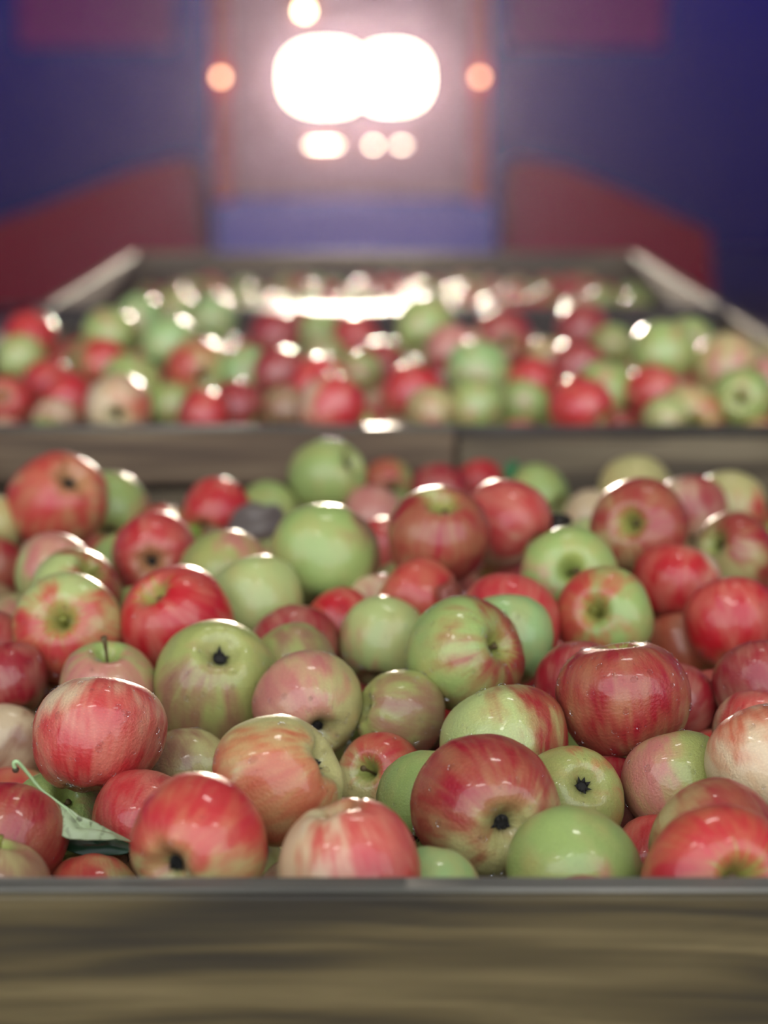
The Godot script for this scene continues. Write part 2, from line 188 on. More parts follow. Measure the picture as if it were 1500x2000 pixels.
	far_apple(Vector3(0.3612, 0.7349, -2.2436), 0.0401, Vector3(-0.01, -0.08, 1), Vector3(0.74, 0.42, 0.53), "y", "O", -0.75, 1, "yellow apple with dark stem hollow at the front board, second bin right", "apples in the second bin")
	far_apple(Vector3(-0.209, 0.7447, -2.1946), 0.0309, Vector3(0.16, 0.69, -0.7), Vector3(0.09, 0.39, 0.92), "c", "C", 0.90, 1, "flat lying red apple left of the deep red one at second bin front", "apples in the second bin")
	far_apple(Vector3(0.0554, 0.743, -2.2278), 0.0301, Vector3(0.75, -0.38, 0.54), Vector3(-0.02, 0.39, 0.92), "y", "P", -1.00, 1, "yellow green apple low before the round red one, second bin", "apples in the second bin")
	far_apple(Vector3(0.3035, 0.7251, -2.3638), 0.0281, Vector3(0.31, 0.69, -0.65), Vector3(-0.12, 0.39, 0.91), "g", "D", 0.20, 1, "shaded apple in the dark gap right of the oval green one, second bin", "apples in the second bin")
	far_apple(Vector3(-0.1152, 0.7442, -2.2435), 0.0279, Vector3(0.19, 0.69, -0.69), Vector3(0.05, 0.39, 0.92), "y", "B", -0.10, 1, "brown green apple in the gap left of the pale topped red one, second bin", "apples in the second bin")
	far_apple(Vector3(-0.2958, 0.7661, -2.1126), 0.0377, Vector3(-0.07, 0.1, -0.99), Vector3(0.86, 0.42, 0.29), "c", "O", -0.55, 0, "cream apple with dark blossom end facing front, at the second bin front board", "apples in the second bin")
	far_apple(Vector3(-0.0571, 0.7662, -2.1115), 0.0365, Vector3(0.35, 0.79, -0.51), Vector3(0.82, 0.42, 0.38), "c", "C", 0.30, 0, "pale topped red apple before the big bright red one, second bin", "apples in the second bin")
	far_apple(Vector3(-0.1747, 0.746, -2.2437), 0.0340, Vector3(0.8, -0.38, 0.46), Vector3(0.07, 0.39, 0.92), "c", "D", 0.95, 1, "deep red apple at the front board left of centre, second bin", "apples in the second bin")
	far_apple(Vector3(0.2209, 0.7661, -2.1233), 0.0356, Vector3(0.7, -0.38, 0.6), Vector3(-0.1, 0.39, 0.92), "c", "C", 0.85, 1, "red apple lying before the oval green one, second bin front right", "apples in the second bin")
	far_apple(Vector3(0.1097, 0.7461, -2.2546), 0.0353, Vector3(0.39, 0.79, -0.48), Vector3(-0.04, 0.39, 0.92), "g", "P", -1.10, 0, "green apple at the front board under the large mint one, second bin", "apples in the second bin")
	far_apple(Vector3(-0.3829, 0.7165, -2.4513), 0.0318, Vector3(0.29, 0.79, -0.54), Vector3(0.14, 0.39, 0.91), "c", "P", 0.30, 0, "pale pink apple left of the cream apple, second bin", "apples in the second bin")
	far_apple(Vector3(-0.276, 0.714, -2.4674), 0.0280, Vector3(0.31, 0.79, -0.53), Vector3(0.1, 0.39, 0.92), "g", "P", -1.20, 0, "green apple right of the cream apple, second bin", "apples in the second bin")
	far_apple(Vector3(0.1706, 0.7355, -2.338), 0.0303, Vector3(0.4, 0.79, -0.47), Vector3(-0.07, 0.39, 0.92), "g", "P", -1.20, 0, "fresh green apple right of the large mint one at the front, second bin", "apples in the second bin")
	far_apple(Vector3(-0.4738, 0.7327, -2.3771), 0.0334, Vector3(0.03, -0.43, -0.9), Vector3(0.18, 0.39, 0.91), "c", "C", 1.00, 0, "red apple with dark blossom end cut by left edge, second bin", "apples in the second bin")
	far_apple(Vector3(-0.4003, 0.7339, -2.3992), 0.0324, Vector3(0.11, 0.7, -0.71), Vector3(0.15, 0.38, 0.91), "c", "C", 1.00, 1, "vivid red apple by front board, left of the cream apple, second bin", "apples in the second bin")
	far_apple(Vector3(0.4274, 0.7549, -2.2613), 0.0379, Vector3(0.28, -0.11, -0.95), Vector3(-0.17, 0.38, 0.91), "g", "P", -1.10, 0, "lime green apple with dark blossom end, far right of the second bin", "apples in the second bin")
	far_apple(Vector3(0.0346, 0.7549, -2.2861), 0.0383, Vector3(0.37, 0.79, -0.48), Vector3(-0.01, 0.38, 0.92), "c", "C", 0.95, 0, "round red apple right of centre at the second bin front", "apples in the second bin")
	far_apple(Vector3(0.3265, 0.7583, -2.2964), 0.0335, Vector3(0.68, -0.39, 0.62), Vector3(-0.86, 0.41, 0.29), "c", "C", 0.60, 1, "coral and cream apple below the large green one, second bin", "apples in the second bin")
	far_apple(Vector3(0.2697, 0.7547, -2.3252), 0.0364, Vector3(0.3, 0.7, -0.65), Vector3(-0.11, 0.38, 0.92), "g", "P", -1.10, 1, "oval green apple at right of the second bin front", "apples in the second bin")
	far_apple(Vector3(-0.0791, 0.7636, -2.2902), 0.0395, Vector3(0.2, 0.7, -0.68), Vector3(0.03, 0.38, 0.92), "c", "C", 0.85, 1, "big bright red apple at the middle of the second bin front", "apples in the second bin")
	far_apple(Vector3(-0.4364, 0.7404, -2.471), 0.0346, Vector3(0.84, -0.39, 0.38), Vector3(0.16, 0.38, 0.91), "c", "C", 0.90, 1, "pinkish red apple in front left of the second bin", "apples in the second bin")
	far_apple(Vector3(-0.3317, 0.7383, -2.4856), 0.0402, Vector3(0.14, 0.7, -0.7), Vector3(0.12, 0.38, 0.92), "g", "P", -1.10, 1, "light green apple right behind the cream apple, second bin", "apples in the second bin")
	far_apple(Vector3(0.1869, 0.7547, -2.3904), 0.0335, Vector3(0.28, 0.7, -0.65), Vector3(-0.07, 0.38, 0.92), "c", "C", 0.90, 1, "red apple behind the fresh green one, second bin", "apples in the second bin")
	far_apple(Vector3(0.4813, 0.7567, -2.3906), 0.0271, Vector3(0.45, 0.8, -0.4), Vector3(-0.18, 0.38, 0.91), "c", "P", 0.40, 0, "pale pink apple cut by right edge, second bin", "apples in the second bin")
	far_apple(Vector3(0.0799, 0.7485, -2.4707), 0.0293, Vector3(0.25, 0.71, -0.66), Vector3(-0.03, 0.38, 0.93), "c", "D", 0.60, 1, "shaded red apple left of the large mint one, second bin", "apples in the second bin")
	far_apple(Vector3(-0.1315, 0.7645, -2.3945), 0.0355, Vector3(0.34, 0.8, -0.5), Vector3(0.05, 0.37, 0.93), "c", "D", 0.35, 0, "dusty pink apple left of the big red one, second bin", "apples in the second bin")
	far_apple(Vector3(-0.1791, 0.7549, -2.4824), 0.0334, Vector3(0.18, 0.71, -0.68), Vector3(0.07, 0.37, 0.93), "m", "P", -1.20, 1, "narrow mint apple between two pink ones in the second bin", "apples in the second bin")
	far_apple(Vector3(-0.0346, 0.7431, -2.5671), 0.0304, Vector3(0.77, -0.39, 0.51), Vector3(0.01, 0.37, 0.93), "g", "P", -0.90, 1, "olive green apple right behind the big bright red one, second bin", "apples in the second bin")
	far_apple(Vector3(0.1161, 0.767, -2.3956), 0.0413, Vector3(0.26, 0.71, -0.66), Vector3(-0.04, 0.37, 0.93), "m", "P", -1.20, 1, "large mint apple right of centre in the second bin", "apples in the second bin")
	far_apple(Vector3(-0.2453, 0.756, -2.5041), 0.0418, Vector3(-0.32, 0.18, -0.93), Vector3(-0.77, 0.41, 0.49), "l", "R", -0.10, 0, "half pink half green apple with dark blossom end, left of centre in second bin", "apples in the second bin")
	far_apple(Vector3(-0.0085, 0.7409, -2.6244), 0.0381, Vector3(0.22, 0.71, -0.67), Vector3(0, 0.37, 0.93), "c", "D", 0.90, 1, "crimson apple right of the big bright red one, second bin", "apples in the second bin")
	far_apple(Vector3(0.2477, 0.7699, -2.4221), 0.0358, Vector3(0.41, 0.8, -0.44), Vector3(-0.09, 0.37, 0.92), "c", "D", 0.85, 0, "dark red apple behind the oval green one, second bin", "apples in the second bin")
	far_apple(Vector3(0.4393, 0.7679, -2.4366), 0.0433, Vector3(0.34, 0.71, -0.62), Vector3(-0.16, 0.37, 0.91), "y", "P", -0.70, 1, "olive yellow apple behind the lime green one, second bin right", "apples in the second bin")
	far_apple(Vector3(0.5107, 0.7501, -2.5827), 0.0347, Vector3(0.45, 0.8, -0.4), Vector3(-0.18, 0.37, 0.91), "g", "B", -0.40, 0, "brownish green apple at the right edge of the second bin", "apples in the second bin")
	far_apple(Vector3(-0.374, 0.7583, -2.5374), 0.0355, Vector3(0.29, 0.8, -0.52), Vector3(0.87, 0.41, 0.29), "y", "C", 0.60, 0, "rosy apple with yellow left side above the grass green front one, second bin", "apples in the second bin")
	far_apple(Vector3(0.2209, 0.7578, -2.5665), 0.0331, Vector3(0.72, -0.39, 0.58), Vector3(-0.08, 0.37, 0.93), "l", "P", -0.70, 1, "pale green apple with glints left of the dark red one, second bin", "apples in the second bin")
	far_apple(Vector3(-0.4937, 0.7587, -2.5863), 0.0334, Vector3(0.27, 0.8, -0.53), Vector3(0.17, 0.37, 0.91), "g", "P", -1.20, 0, "green apple under the red one by the left side rail, second bin", "apples in the second bin")
	far_apple(Vector3(-0.0923, 0.734, -2.8137), 0.0333, Vector3(0.35, 0.8, -0.49), Vector3(0.03, 0.37, 0.93), "l", "P", -0.90, 0, "pale green apple under the brightest glints of the second bin", "apples in the second bin")
	far_apple(Vector3(0.3574, 0.7871, -2.441), 0.0407, Vector3(0.32, 0.72, -0.62), Vector3(-0.13, 0.36, 0.92), "g", "P", -1.20, 1, "large green apple at right, under the yellow glint, second bin", "apples in the second bin")
	far_apple(Vector3(0.0897, 0.7733, -2.5701), 0.0345, Vector3(0.25, 0.71, -0.65), Vector3(-0.03, 0.36, 0.93), "c", "P", 0.20, 1, "dusty cream apple left behind the large mint one, second bin", "apples in the second bin")
	far_apple(Vector3(0.3281, 0.7561, -2.7462), 0.0324, Vector3(0.3, 0.72, -0.63), Vector3(-0.11, 0.36, 0.93), "g", "P", -1.10, 1, "green apple behind the dark red one at right, second bin", "apples in the second bin")
	far_apple(Vector3(0.4142, 0.7771, -2.6067), 0.0364, Vector3(0.44, 0.8, -0.4), Vector3(-0.15, 0.36, 0.92), "g", "P", -1.10, 0, "green apple behind the large green one at right, second bin", "apples in the second bin")
	far_apple(Vector3(-0.2881, 0.7848, -2.5557), 0.0370, Vector3(0.31, 0.8, -0.51), Vector3(0.1, 0.36, 0.93), "m", "P", -1.20, 0, "bright mint apple left of centre in the second bin", "apples in the second bin")
	far_apple(Vector3(-0.4904, 0.7789, -2.6494), 0.0384, Vector3(0.1, 0.72, -0.69), Vector3(0.17, 0.36, 0.92), "c", "C", 0.95, 1, "red apple high at left end of the second bin, by the side rail", "apples in the second bin")
	far_apple(Vector3(-0.0428, 0.7566, -2.8465), 0.0351, Vector3(0.77, -0.4, 0.5), Vector3(0.01, 0.36, 0.93), "c", "C", 0.75, 1, "coral apple behind the bright glints, second bin middle", "apples in the second bin")
	far_apple(Vector3(0.1602, 0.7893, -2.5749), 0.0401, Vector3(-0.1, 0.13, -0.99), Vector3(0.79, 0.4, 0.47), "c", "D", 0.70, 0, "rosy apple with dark blossom end behind the large mint one, second bin", "apples in the second bin")
	far_apple(Vector3(-0.156, 0.7757, -2.7057), 0.0363, Vector3(0.19, 0.72, -0.67), Vector3(0.05, 0.36, 0.93), "c", "D", 0.85, 1, "purplish red apple at the back middle of the second bin", "apples in the second bin")
	far_apple(Vector3(-0.3726, 0.7901, -2.5973), 0.0376, Vector3(0.83, -0.4, 0.39), Vector3(0.13, 0.35, 0.93), "g", "P", -1.20, 1, "grass green apple in back left part of the second bin", "apples in the second bin")
	far_apple(Vector3(-0.0986, 0.7531, -2.9413), 0.0331, Vector3(0.2, 0.72, -0.66), Vector3(0.03, 0.35, 0.93), "g", "P", -1.20, 1, "dark green apple at the back middle of the second bin", "apples in the second bin")
	far_apple(Vector3(-0.1285, 0.7504, -2.9978), 0.0362, Vector3(0.35, 0.81, -0.48), Vector3(0.04, 0.35, 0.93), "c", "D", 0.90, 0, "dark magenta apple beside the purplish red one, second bin back", "apples in the second bin")
	far_apple(Vector3(0.2884, 0.774, -2.7955), 0.0390, Vector3(0.29, 0.72, -0.63), Vector3(-0.1, 0.35, 0.93), "c", "D", 0.55, 1, "brownish pink apple at the back right of the second bin", "apples in the second bin")
	far_apple(Vector3(0.0562, 0.7989, -2.624), 0.0394, Vector3(0.24, 0.72, -0.65), Vector3(-0.02, 0.35, 0.94), "g", "P", -1.20, 1, "pale sea green apple at the back, right of centre, second bin", "apples in the second bin")
	far_apple(Vector3(-0.2597, 0.7778, -2.896), 0.0364, Vector3(0.17, 0.73, -0.67), Vector3(0.08, 0.35, 0.93), "m", "P", -1.20, 1, "turquoise green apple at the back of the second bin, left of centre", "apples in the second bin")
	far_apple(Vector3(-0.3764, 0.775, -2.9424), 0.0362, Vector3(0.14, 0.73, -0.67), Vector3(0.12, 0.35, 0.93), "m", "P", -1.20, 1, "teal green apple at the back left of the second bin", "apples in the second bin")
	far_apple(Vector3(-0.3287, 0.7754, -3.0119), 0.0363, Vector3(0.81, -0.41, 0.42), Vector3(0.1, 0.34, 0.93), "g", "P", -1.20, 1, "dull green apple at the back of second bin above the bright mint one", "apples in the second bin")
	buried_far_apple(Vector3(-0.0098, 0.7072, -2.3394), 0.0312, Vector3(-0.88, 0.44, -0.19), Vector3(0.82, 0.44, -0.38), "c", "R", 0.50, "reddish apple sunk in shade below the crimson apple right of the big bright red one")
	buried_far_apple(Vector3(0.2871, 0.7031, -2.2802), 0.0332, Vector3(0.62, 0.42, 0.67), Vector3(-0.42, 0.71, 0.57), "c", "D", 0.70, "dark red apple sunk in shade below the oval green apple at right of the front")
	buried_far_apple(Vector3(-0.3777, 0.715, -2.1694), 0.0352, Vector3(0.44, 0.88, -0.19), Vector3(0.24, 0.96, 0.16), "g", "P", -1.10, "green apple sunk in shade below the pale shiny apple low at the front board")
	buried_far_apple(Vector3(-0.4686, 0.715, -2.8112), 0.0322, Vector3(0.04, 0.46, 0.89), Vector3(-0.88, -0.44, 0.16), "c", "C", 0.90, "red apple sunk in shade right of the pinkish red apple in front left of the")
	buried_far_apple(Vector3(-0.4355, 0.715, -2.7471), 0.0356, Vector3(0.88, 0.31, -0.36), Vector3(-0.29, -0.66, -0.7), "g", "P", -1.10, "green apple sunk in shade above the vivid red apple by front board")
	buried_far_apple(Vector3(-0.0066, 0.6982, -2.4581), 0.0339, Vector3(0.69, 0.5, 0.53), Vector3(0.31, -0.85, 0.44), "c", "R", 0.50, "reddish apple sunk in shade below the coral apple behind the bright glints")
	buried_far_apple(Vector3(-0.2085, 0.715, -2.9181), 0.0322, Vector3(-0.03, 0.49, 0.87), Vector3(-0.35, -0.26, 0.9), "c", "C", 0.90, "red apple sunk in shade above the narrow mint apple between two pink ones in the")
	buried_far_apple(Vector3(-0.4714, 0.715, -2.9216), 0.0323, Vector3(0.89, 0.39, -0.24), Vector3(0.13, 0.79, -0.6), "y", "R", 0.20, "reddish apple sunk in shade right of the pinkish red apple in front left of the")
	buried_far_apple(Vector3(-0.2449, 0.715, -2.8647), 0.0319, Vector3(-0.27, 0.91, 0.3), Vector3(-0.16, -0.35, 0.92), "c", "R", 0.50, "reddish apple sunk in shade below the turquoise green apple at the back of the")
	buried_far_apple(Vector3(0.0248, 0.7034, -2.975), 0.0338, Vector3(0.73, 0.65, 0.2), Vector3(-0.66, -0.38, -0.64), "g", "P", -1.10, "green apple sunk in shade above the round red apple right of centre at the front")
	buried_far_apple(Vector3(-0.4357, 0.715, -2.1643), 0.0347, Vector3(-0.72, 0.5, 0.48), Vector3(0.53, -0.2, -0.82), "c", "R", 0.50, "reddish apple sunk in shade left of the pale shiny apple low at the front board")
	buried_far_apple(Vector3(0.3515, 0.715, -2.6379), 0.0347, Vector3(0.32, 0.44, -0.84), Vector3(0.52, 0.47, 0.71), "l", "P", -0.60, "green apple sunk in shade right of the oval green apple at right of the front")
	buried_far_apple(Vector3(0.0535, 0.715, -2.695), 0.0311, Vector3(-0.91, 0.19, 0.36), Vector3(-0.45, -0.41, -0.79), "g", "P", -1.10, "green apple sunk in shade above the yellow green apple low before the round red one")
	buried_far_apple(Vector3(-0.0391, 0.7105, -2.285), 0.0328, Vector3(-0.9, 0.3, 0.31), Vector3(-0.69, -0.64, -0.35), "l", "P", -0.60, "green apple sunk in shade below the crimson apple right of the big bright red one")
	buried_far_apple(Vector3(0.4145, 0.715, -2.6293), 0.0315, Vector3(-0.48, 0.04, -0.87), Vector3(-0.81, 0.23, 0.53), "y", "R", 0.20, "reddish apple sunk in shade below the large green apple at right")
	buried_far_apple(Vector3(-0.2468, 0.715, -2.9772), 0.0320, Vector3(-0.81, 0.28, 0.51), Vector3(-0.5, -0.67, 0.55), "g", "P", -1.10, "green apple sunk in shade below the turquoise green apple at the back of the")
	buried_far_apple(Vector3(0.1564, 0.7125, -2.1651), 0.0337, Vector3(0.83, 0.29, -0.48), Vector3(-0.12, -0.07, -0.99), "c", "C", 0.90, "red apple sunk in shade below the red apple behind the fresh green one")
	buried_far_apple(Vector3(0.4459, 0.7032, -2.2294), 0.0338, Vector3(-0.51, 0.23, -0.82), Vector3(0.95, 0.24, -0.18), "y", "R", 0.20, "reddish apple sunk in shade below the lime green apple with dark blossom end")
	buried_far_apple(Vector3(0.2153, 0.7091, -2.4016), 0.0316, Vector3(0.51, 0.69, -0.52), Vector3(-0.14, -0.15, 0.98), "g", "P", -1.10, "green apple sunk in shade left of the red apple lying before the oval green one")
	buried_far_apple(Vector3(-0.0128, 0.6956, -2.579), 0.0334, Vector3(0.83, 0.44, -0.34), Vector3(-0.97, -0.04, 0.22), "c", "D", 0.70, "dark red apple sunk in shade below the coral apple behind the bright glints")
	buried_far_apple(Vector3(-0.2788, 0.715, -2.5717), 0.0311, Vector3(-0.95, 0.25, 0.2), Vector3(-0.79, -0.2, -0.57), "c", "C", 0.90, "red apple sunk in shade above the green apple right of the cream apple")
	buried_far_apple(Vector3(-0.4455, 0.715, -2.861), 0.0338, Vector3(0.01, 0.3, -0.95), Vector3(0.64, -0.21, 0.74), "g", "P", -1.10, "green apple sunk in shade below the grass green apple in back left part of the")
	buried_far_apple(Vector3(-0.3468, 0.715, -2.8059), 0.0358, Vector3(0.74, 0.16, 0.65), Vector3(0.02, -0.81, 0.59), "c", "R", 0.50, "reddish apple sunk in shade right of the light green apple right behind the cream apple")
	buried_far_apple(Vector3(0.0532, 0.7062, -2.8062), 0.0321, Vector3(0.28, 0.43, -0.86), Vector3(-0.14, 0.62, -0.77), "c", "R", 0.50, "reddish apple sunk in shade above the round red apple right of centre at the front")
	buried_far_apple(Vector3(-0.0117, 0.7013, -3.0394), 0.0354, Vector3(0.88, 0.29, -0.38), Vector3(0.71, 0.59, 0.38), "c", "R", 0.50, "reddish apple sunk in shade above the crimson apple right of the big bright red one")
	buried_far_apple(Vector3(-0.468, 0.6882, -2.4637), 0.0334, Vector3(0.36, 0.11, -0.93), Vector3(-0.61, 0.78, 0.12), "y", "R", 0.20, "reddish apple sunk in shade below the pinkish red apple in front left of the")
	buried_far_apple(Vector3(0.0257, 0.7066, -2.7542), 0.0345, Vector3(-0.28, 0.92, -0.28), Vector3(0.57, 0.82, 0.09), "l", "P", -0.60, "green apple sunk in shade below the pale sea green apple at the back")
	buried_far_apple(Vector3(0.0561, 0.7065, -2.9199), 0.0311, Vector3(-0.65, 0.56, -0.52), Vector3(0.47, -0.22, -0.85), "c", "C", 0.90, "red apple sunk in shade above the round red apple right of centre at the front")
	buried_far_apple(Vector3(-0.3067, 0.715, -2.6283), 0.0324, Vector3(-0.97, 0.17, 0.16), Vector3(-0.46, 0.87, -0.15), "c", "R", 0.50, "reddish apple sunk in shade above the green apple right of the cream apple")
	buried_far_apple(Vector3(0.2257, 0.715, -2.9773), 0.0331, Vector3(-0.4, 0.89, -0.2), Vector3(-0.13, -0.81, -0.57), "c", "R", 0.50, "reddish apple sunk in shade above the red apple behind the fresh green one")
	buried_far_apple(Vector3(0.0201, 0.6973, -2.2889), 0.0335, Vector3(0.6, 0.01, -0.8), Vector3(0.35, -0.92, -0.19), "c", "R", 0.50, "reddish apple sunk in shade below the round red apple right of centre at the front")
	buried_far_apple(Vector3(0.4173, 0.715, -2.4), 0.0357, Vector3(-0.52, 0.82, 0.25), Vector3(-0.33, -0.39, 0.86), "y", "R", 0.20, "reddish apple sunk in shade left of the lime green apple with dark blossom end")
	buried_far_apple(Vector3(-0.4131, 0.715, -2.5786), 0.0339, Vector3(0.78, 0.01, 0.63), Vector3(0.28, 0.44, 0.86), "c", "R", 0.50, "reddish apple sunk in shade right of the vivid red apple by front board")
	buried_far_apple(Vector3(0.146, 0.6924, -2.2854), 0.0345, Vector3(-0.87, 0.45, -0.23), Vector3(-0.93, -0.37, 0), "g", "P", -1.10, "green apple sunk in shade below the red apple behind the fresh green one")
	third_apple(Vector3(-0.4047, 0.6763, -4.4464), 0.0371, Vector3(-0.39, 0.37, 0.84), Vector3(-0.18, 0.62, 0.76), "c", "R", 0.50, "reddish apple in the third bin, first row from the back, first from the left")
	third_apple(Vector3(-0.1874, 0.6768, -4.4448), 0.0342, Vector3(0.28, 0.31, 0.91), Vector3(-0.39, -0.88, 0.26), "c", "R", 0.50, "reddish apple in the third bin, first row from the back, second from the left")
	third_apple(Vector3(-0.1184, 0.6635, -4.4551), 0.0349, Vector3(0.64, 0.23, 0.73), Vector3(0.58, -0.8, -0.16), "g", "P", -1.10, "green apple in the third bin, first row from the back, third from the left")
	third_apple(Vector3(-0.0367, 0.6763, -4.4557), 0.0361, Vector3(0.29, 0.07, 0.96), Vector3(-0.18, -0.45, 0.88), "c", "D", 0.70, "dark red apple in the third bin, first row from the back, fourth from the left")
	third_apple(Vector3(0.3063, 0.6732, -4.4615), 0.0334, Vector3(-0.06, 0.26, 0.96), Vector3(0.71, 0.65, -0.26), "c", "R", 0.50, "reddish apple in the third bin, first row from the back, fifth from the left")
	third_apple(Vector3(0.3807, 0.6713, -4.4532), 0.0370, Vector3(0.44, 0.43, 0.78), Vector3(-0.93, -0.27, -0.23), "c", "C", 0.90, "red apple in the third bin, first row from the back, sixth from the left")
	third_apple(Vector3(0.4614, 0.6733, -4.4463), 0.0373, Vector3(0.23, 0.58, 0.78), Vector3(-0.07, 0.01, 1), "y", "R", 0.20, "reddish apple in the third bin, first row from the back, seventh from the left")
	third_apple(Vector3(-0.441, 0.6691, -4.3824), 0.0379, Vector3(-0.36, 0.09, 0.93), Vector3(0.16, -0.97, 0.18), "y", "R", 0.20, "reddish apple in the third bin, second row from the back, first from the left")
	third_apple(Vector3(-0.2188, 0.6811, -4.3782), 0.0352, Vector3(-0.16, 0.74, 0.66), Vector3(-0.26, 0.87, 0.42), "l", "P", -0.60, "green apple in the third bin, second row from the back, second from the left")
	third_apple(Vector3(-0.1558, 0.674, -4.3795), 0.0370, Vector3(0.34, 0.48, 0.81), Vector3(-0.59, -0.8, 0.04), "g", "P", -1.10, "green apple in the third bin, second row from the back, third from the left")
	third_apple(Vector3(0.1261, 0.6751, -4.3764), 0.0370, Vector3(-0.88, 0.45, -0.17), Vector3(-0.17, -0.97, 0.17), "c", "C", 0.90, "red apple in the third bin, second row from the back, fourth from the left")
	third_apple(Vector3(0.3586, 0.6607, -4.3827), 0.0371, Vector3(0.03, 0.04, -1), Vector3(0.6, -0.45, 0.67), "l", "P", -0.60, "green apple in the third bin, second row from the back, fifth from the left")
	third_apple(Vector3(0.4209, 0.6826, -4.3687), 0.0342, Vector3(-0.9, 0.42, -0.13), Vector3(-0.52, 0.29, -0.81), "c", "C", 0.90, "red apple in the third bin, second row from the back, sixth from the left")
	third_apple(Vector3(0.501, 0.6658, -4.3697), 0.0373, Vector3(0.06, 0.92, -0.38), Vector3(-0.53, 0.44, 0.72), "c", "R", 0.50, "reddish apple in the third bin, second row from the back, seventh from the left")
	third_apple(Vector3(-0.4804, 0.6683, -4.298), 0.0325, Vector3(0.61, 0.11, -0.78), Vector3(-0.84, 0.54, -0.03), "c", "R", 0.50, "reddish apple in the third bin, third row from the back, first from the left")
	third_apple(Vector3(-0.3984, 0.6757, -4.2868), 0.0338, Vector3(-0.49, 0.28, -0.83), Vector3(0.6, -0.04, 0.8), "g", "P", -1.10, "green apple in the third bin, third row from the back, second from the left")
	third_apple(Vector3(-0.2683, 0.6629, -4.3001), 0.0371, Vector3(-0.97, 0.17, -0.15), Vector3(-0.15, 0.98, -0.16), "y", "R", 0.20, "reddish apple in the third bin, third row from the back, third from the left")
	third_apple(Vector3(-0.1911, 0.6845, -4.305), 0.0331, Vector3(0.84, 0, -0.54), Vector3(0.35, -0.41, 0.84), "y", "R", 0.20, "reddish apple in the third bin, third row from the back, fourth from the left")
	third_apple(Vector3(0.1769, 0.6902, -4.2994), 0.0366, Vector3(0.1, 0.47, 0.88), Vector3(-0.29, 0.93, -0.24), "l", "P", -0.60, "green apple in the third bin, third row from the back, fifth from the left")
	third_apple(Vector3(0.237, 0.6885, -4.3018), 0.0320, Vector3(0.79, 0.61, 0.13), Vector3(0.42, -0.8, -0.42), "c", "C", 0.90, "red apple in the third bin, third row from the back, sixth from the left")
	third_apple(Vector3(0.3886, 0.6717, -4.2935), 0.0345, Vector3(-0.76, 0.3, -0.58), Vector3(0.27, 0.94, 0.22), "c", "R", 0.50, "reddish apple in the third bin, third row from the back, seventh from the left")
	third_apple(Vector3(0.4657, 0.6751, -4.2974), 0.0337, Vector3(-0.84, 0.03, 0.55), Vector3(-0.21, 0.85, 0.48), "c", "R", 0.50, "reddish apple in the third bin, third row from the back, eighth from the left")
	third_apple(Vector3(-0.5181, 0.6579, -4.2255), 0.0335, Vector3(-0.58, 0.58, -0.57), Vector3(0.1, 0.77, 0.63), "c", "D", 0.70, "dark red apple in the third bin, fourth row from the back, first from the left")
	third_apple(Vector3(-0.4496, 0.6798, -4.2271), 0.0332, Vector3(-0.59, 0.08, 0.8), Vector3(-0.83, -0.39, -0.4), "c", "C", 0.90, "red apple in the third bin, fourth row from the back, second from the left")
	third_apple(Vector3(-0.3642, 0.6818, -4.2085), 0.0343, Vector3(-0.29, 0.14, -0.95), Vector3(0.38, 0.16, -0.91), "y", "R", 0.20, "reddish apple in the third bin, fourth row from the back, third from the left")
	third_apple(Vector3(-0.3071, 0.6855, -4.2223), 0.0366, Vector3(0.02, 0.31, 0.95), Vector3(-0.75, -0.64, 0.17), "l", "P", -0.60, "green apple in the third bin, fourth row from the back, fourth from the left")
	third_apple(Vector3(0.0705, 0.6951, -4.2271), 0.0349, Vector3(-0.05, 0.95, 0.3), Vector3(0.5, 0.67, -0.56), "c", "C", 0.90, "red apple in the third bin, fourth row from the back, fifth from the left")
	third_apple(Vector3(0.2857, 0.6875, -4.2226), 0.0361, Vector3(0.85, 0.18, 0.49), Vector3(-0.67, 0.66, 0.34), "l", "P", -0.60, "green apple in the third bin, fourth row from the back, sixth from the left")
	third_apple(Vector3(0.4182, 0.6647, -4.2263), 0.0359, Vector3(0.99, 0.13, -0.09), Vector3(0.14, 0.62, 0.77), "c", "C", 0.90, "red apple in the third bin, fourth row from the back, seventh from the left")
	third_apple(Vector3(-0.2704, 0.6727, -4.1326), 0.0371, Vector3(0.35, 0.36, 0.87), Vector3(-0.76, -0.29, -0.58), "l", "P", -0.60, "green apple in the third bin, fifth row from the back, first from the left")
	third_apple(Vector3(-0.1194, 0.6849, -4.1448), 0.0345, Vector3(0.8, 0.19, -0.56), Vector3(-0.23, 0.87, -0.43), "c", "C", 0.90, "red apple in the third bin, fifth row from the back, second from the left")
	third_apple(Vector3(0.0161, 0.7007, -4.1321), 0.0379, Vector3(-0.04, 0.09, -1), Vector3(0.76, 0.34, 0.56), "c", "R", 0.50, "reddish apple in the third bin, fifth row from the back, third from the left")
	third_apple(Vector3(0.2473, 0.6707, -4.133), 0.0369, Vector3(-0.88, 0.34, 0.32), Vector3(0.05, 0.08, 1), "y", "R", 0.20, "reddish apple in the third bin, fifth row from the back, fourth from the left")
	third_apple(Vector3(0.5329, 0.6808, -4.1335), 0.0371, Vector3(0.88, 0.23, -0.42), Vector3(0.77, -0.13, 0.62), "g", "P", -1.10, "green apple in the third bin, fifth row from the back, fifth from the left")
	third_apple(Vector3(-0.44, 0.6874, -4.0621), 0.0337, Vector3(-0.96, 0.23, 0.19), Vector3(-0.63, -0.72, -0.29), "g", "P", -1.10, "green apple in the third bin, sixth row from the back, first from the left")
	third_apple(Vector3(-0.3694, 0.6767, -4.066), 0.0334, Vector3(0.95, 0.23, -0.2), Vector3(-0.22, -0.65, 0.73), "c", "D", 0.70, "dark red apple in the third bin, sixth row from the back, second from the left")
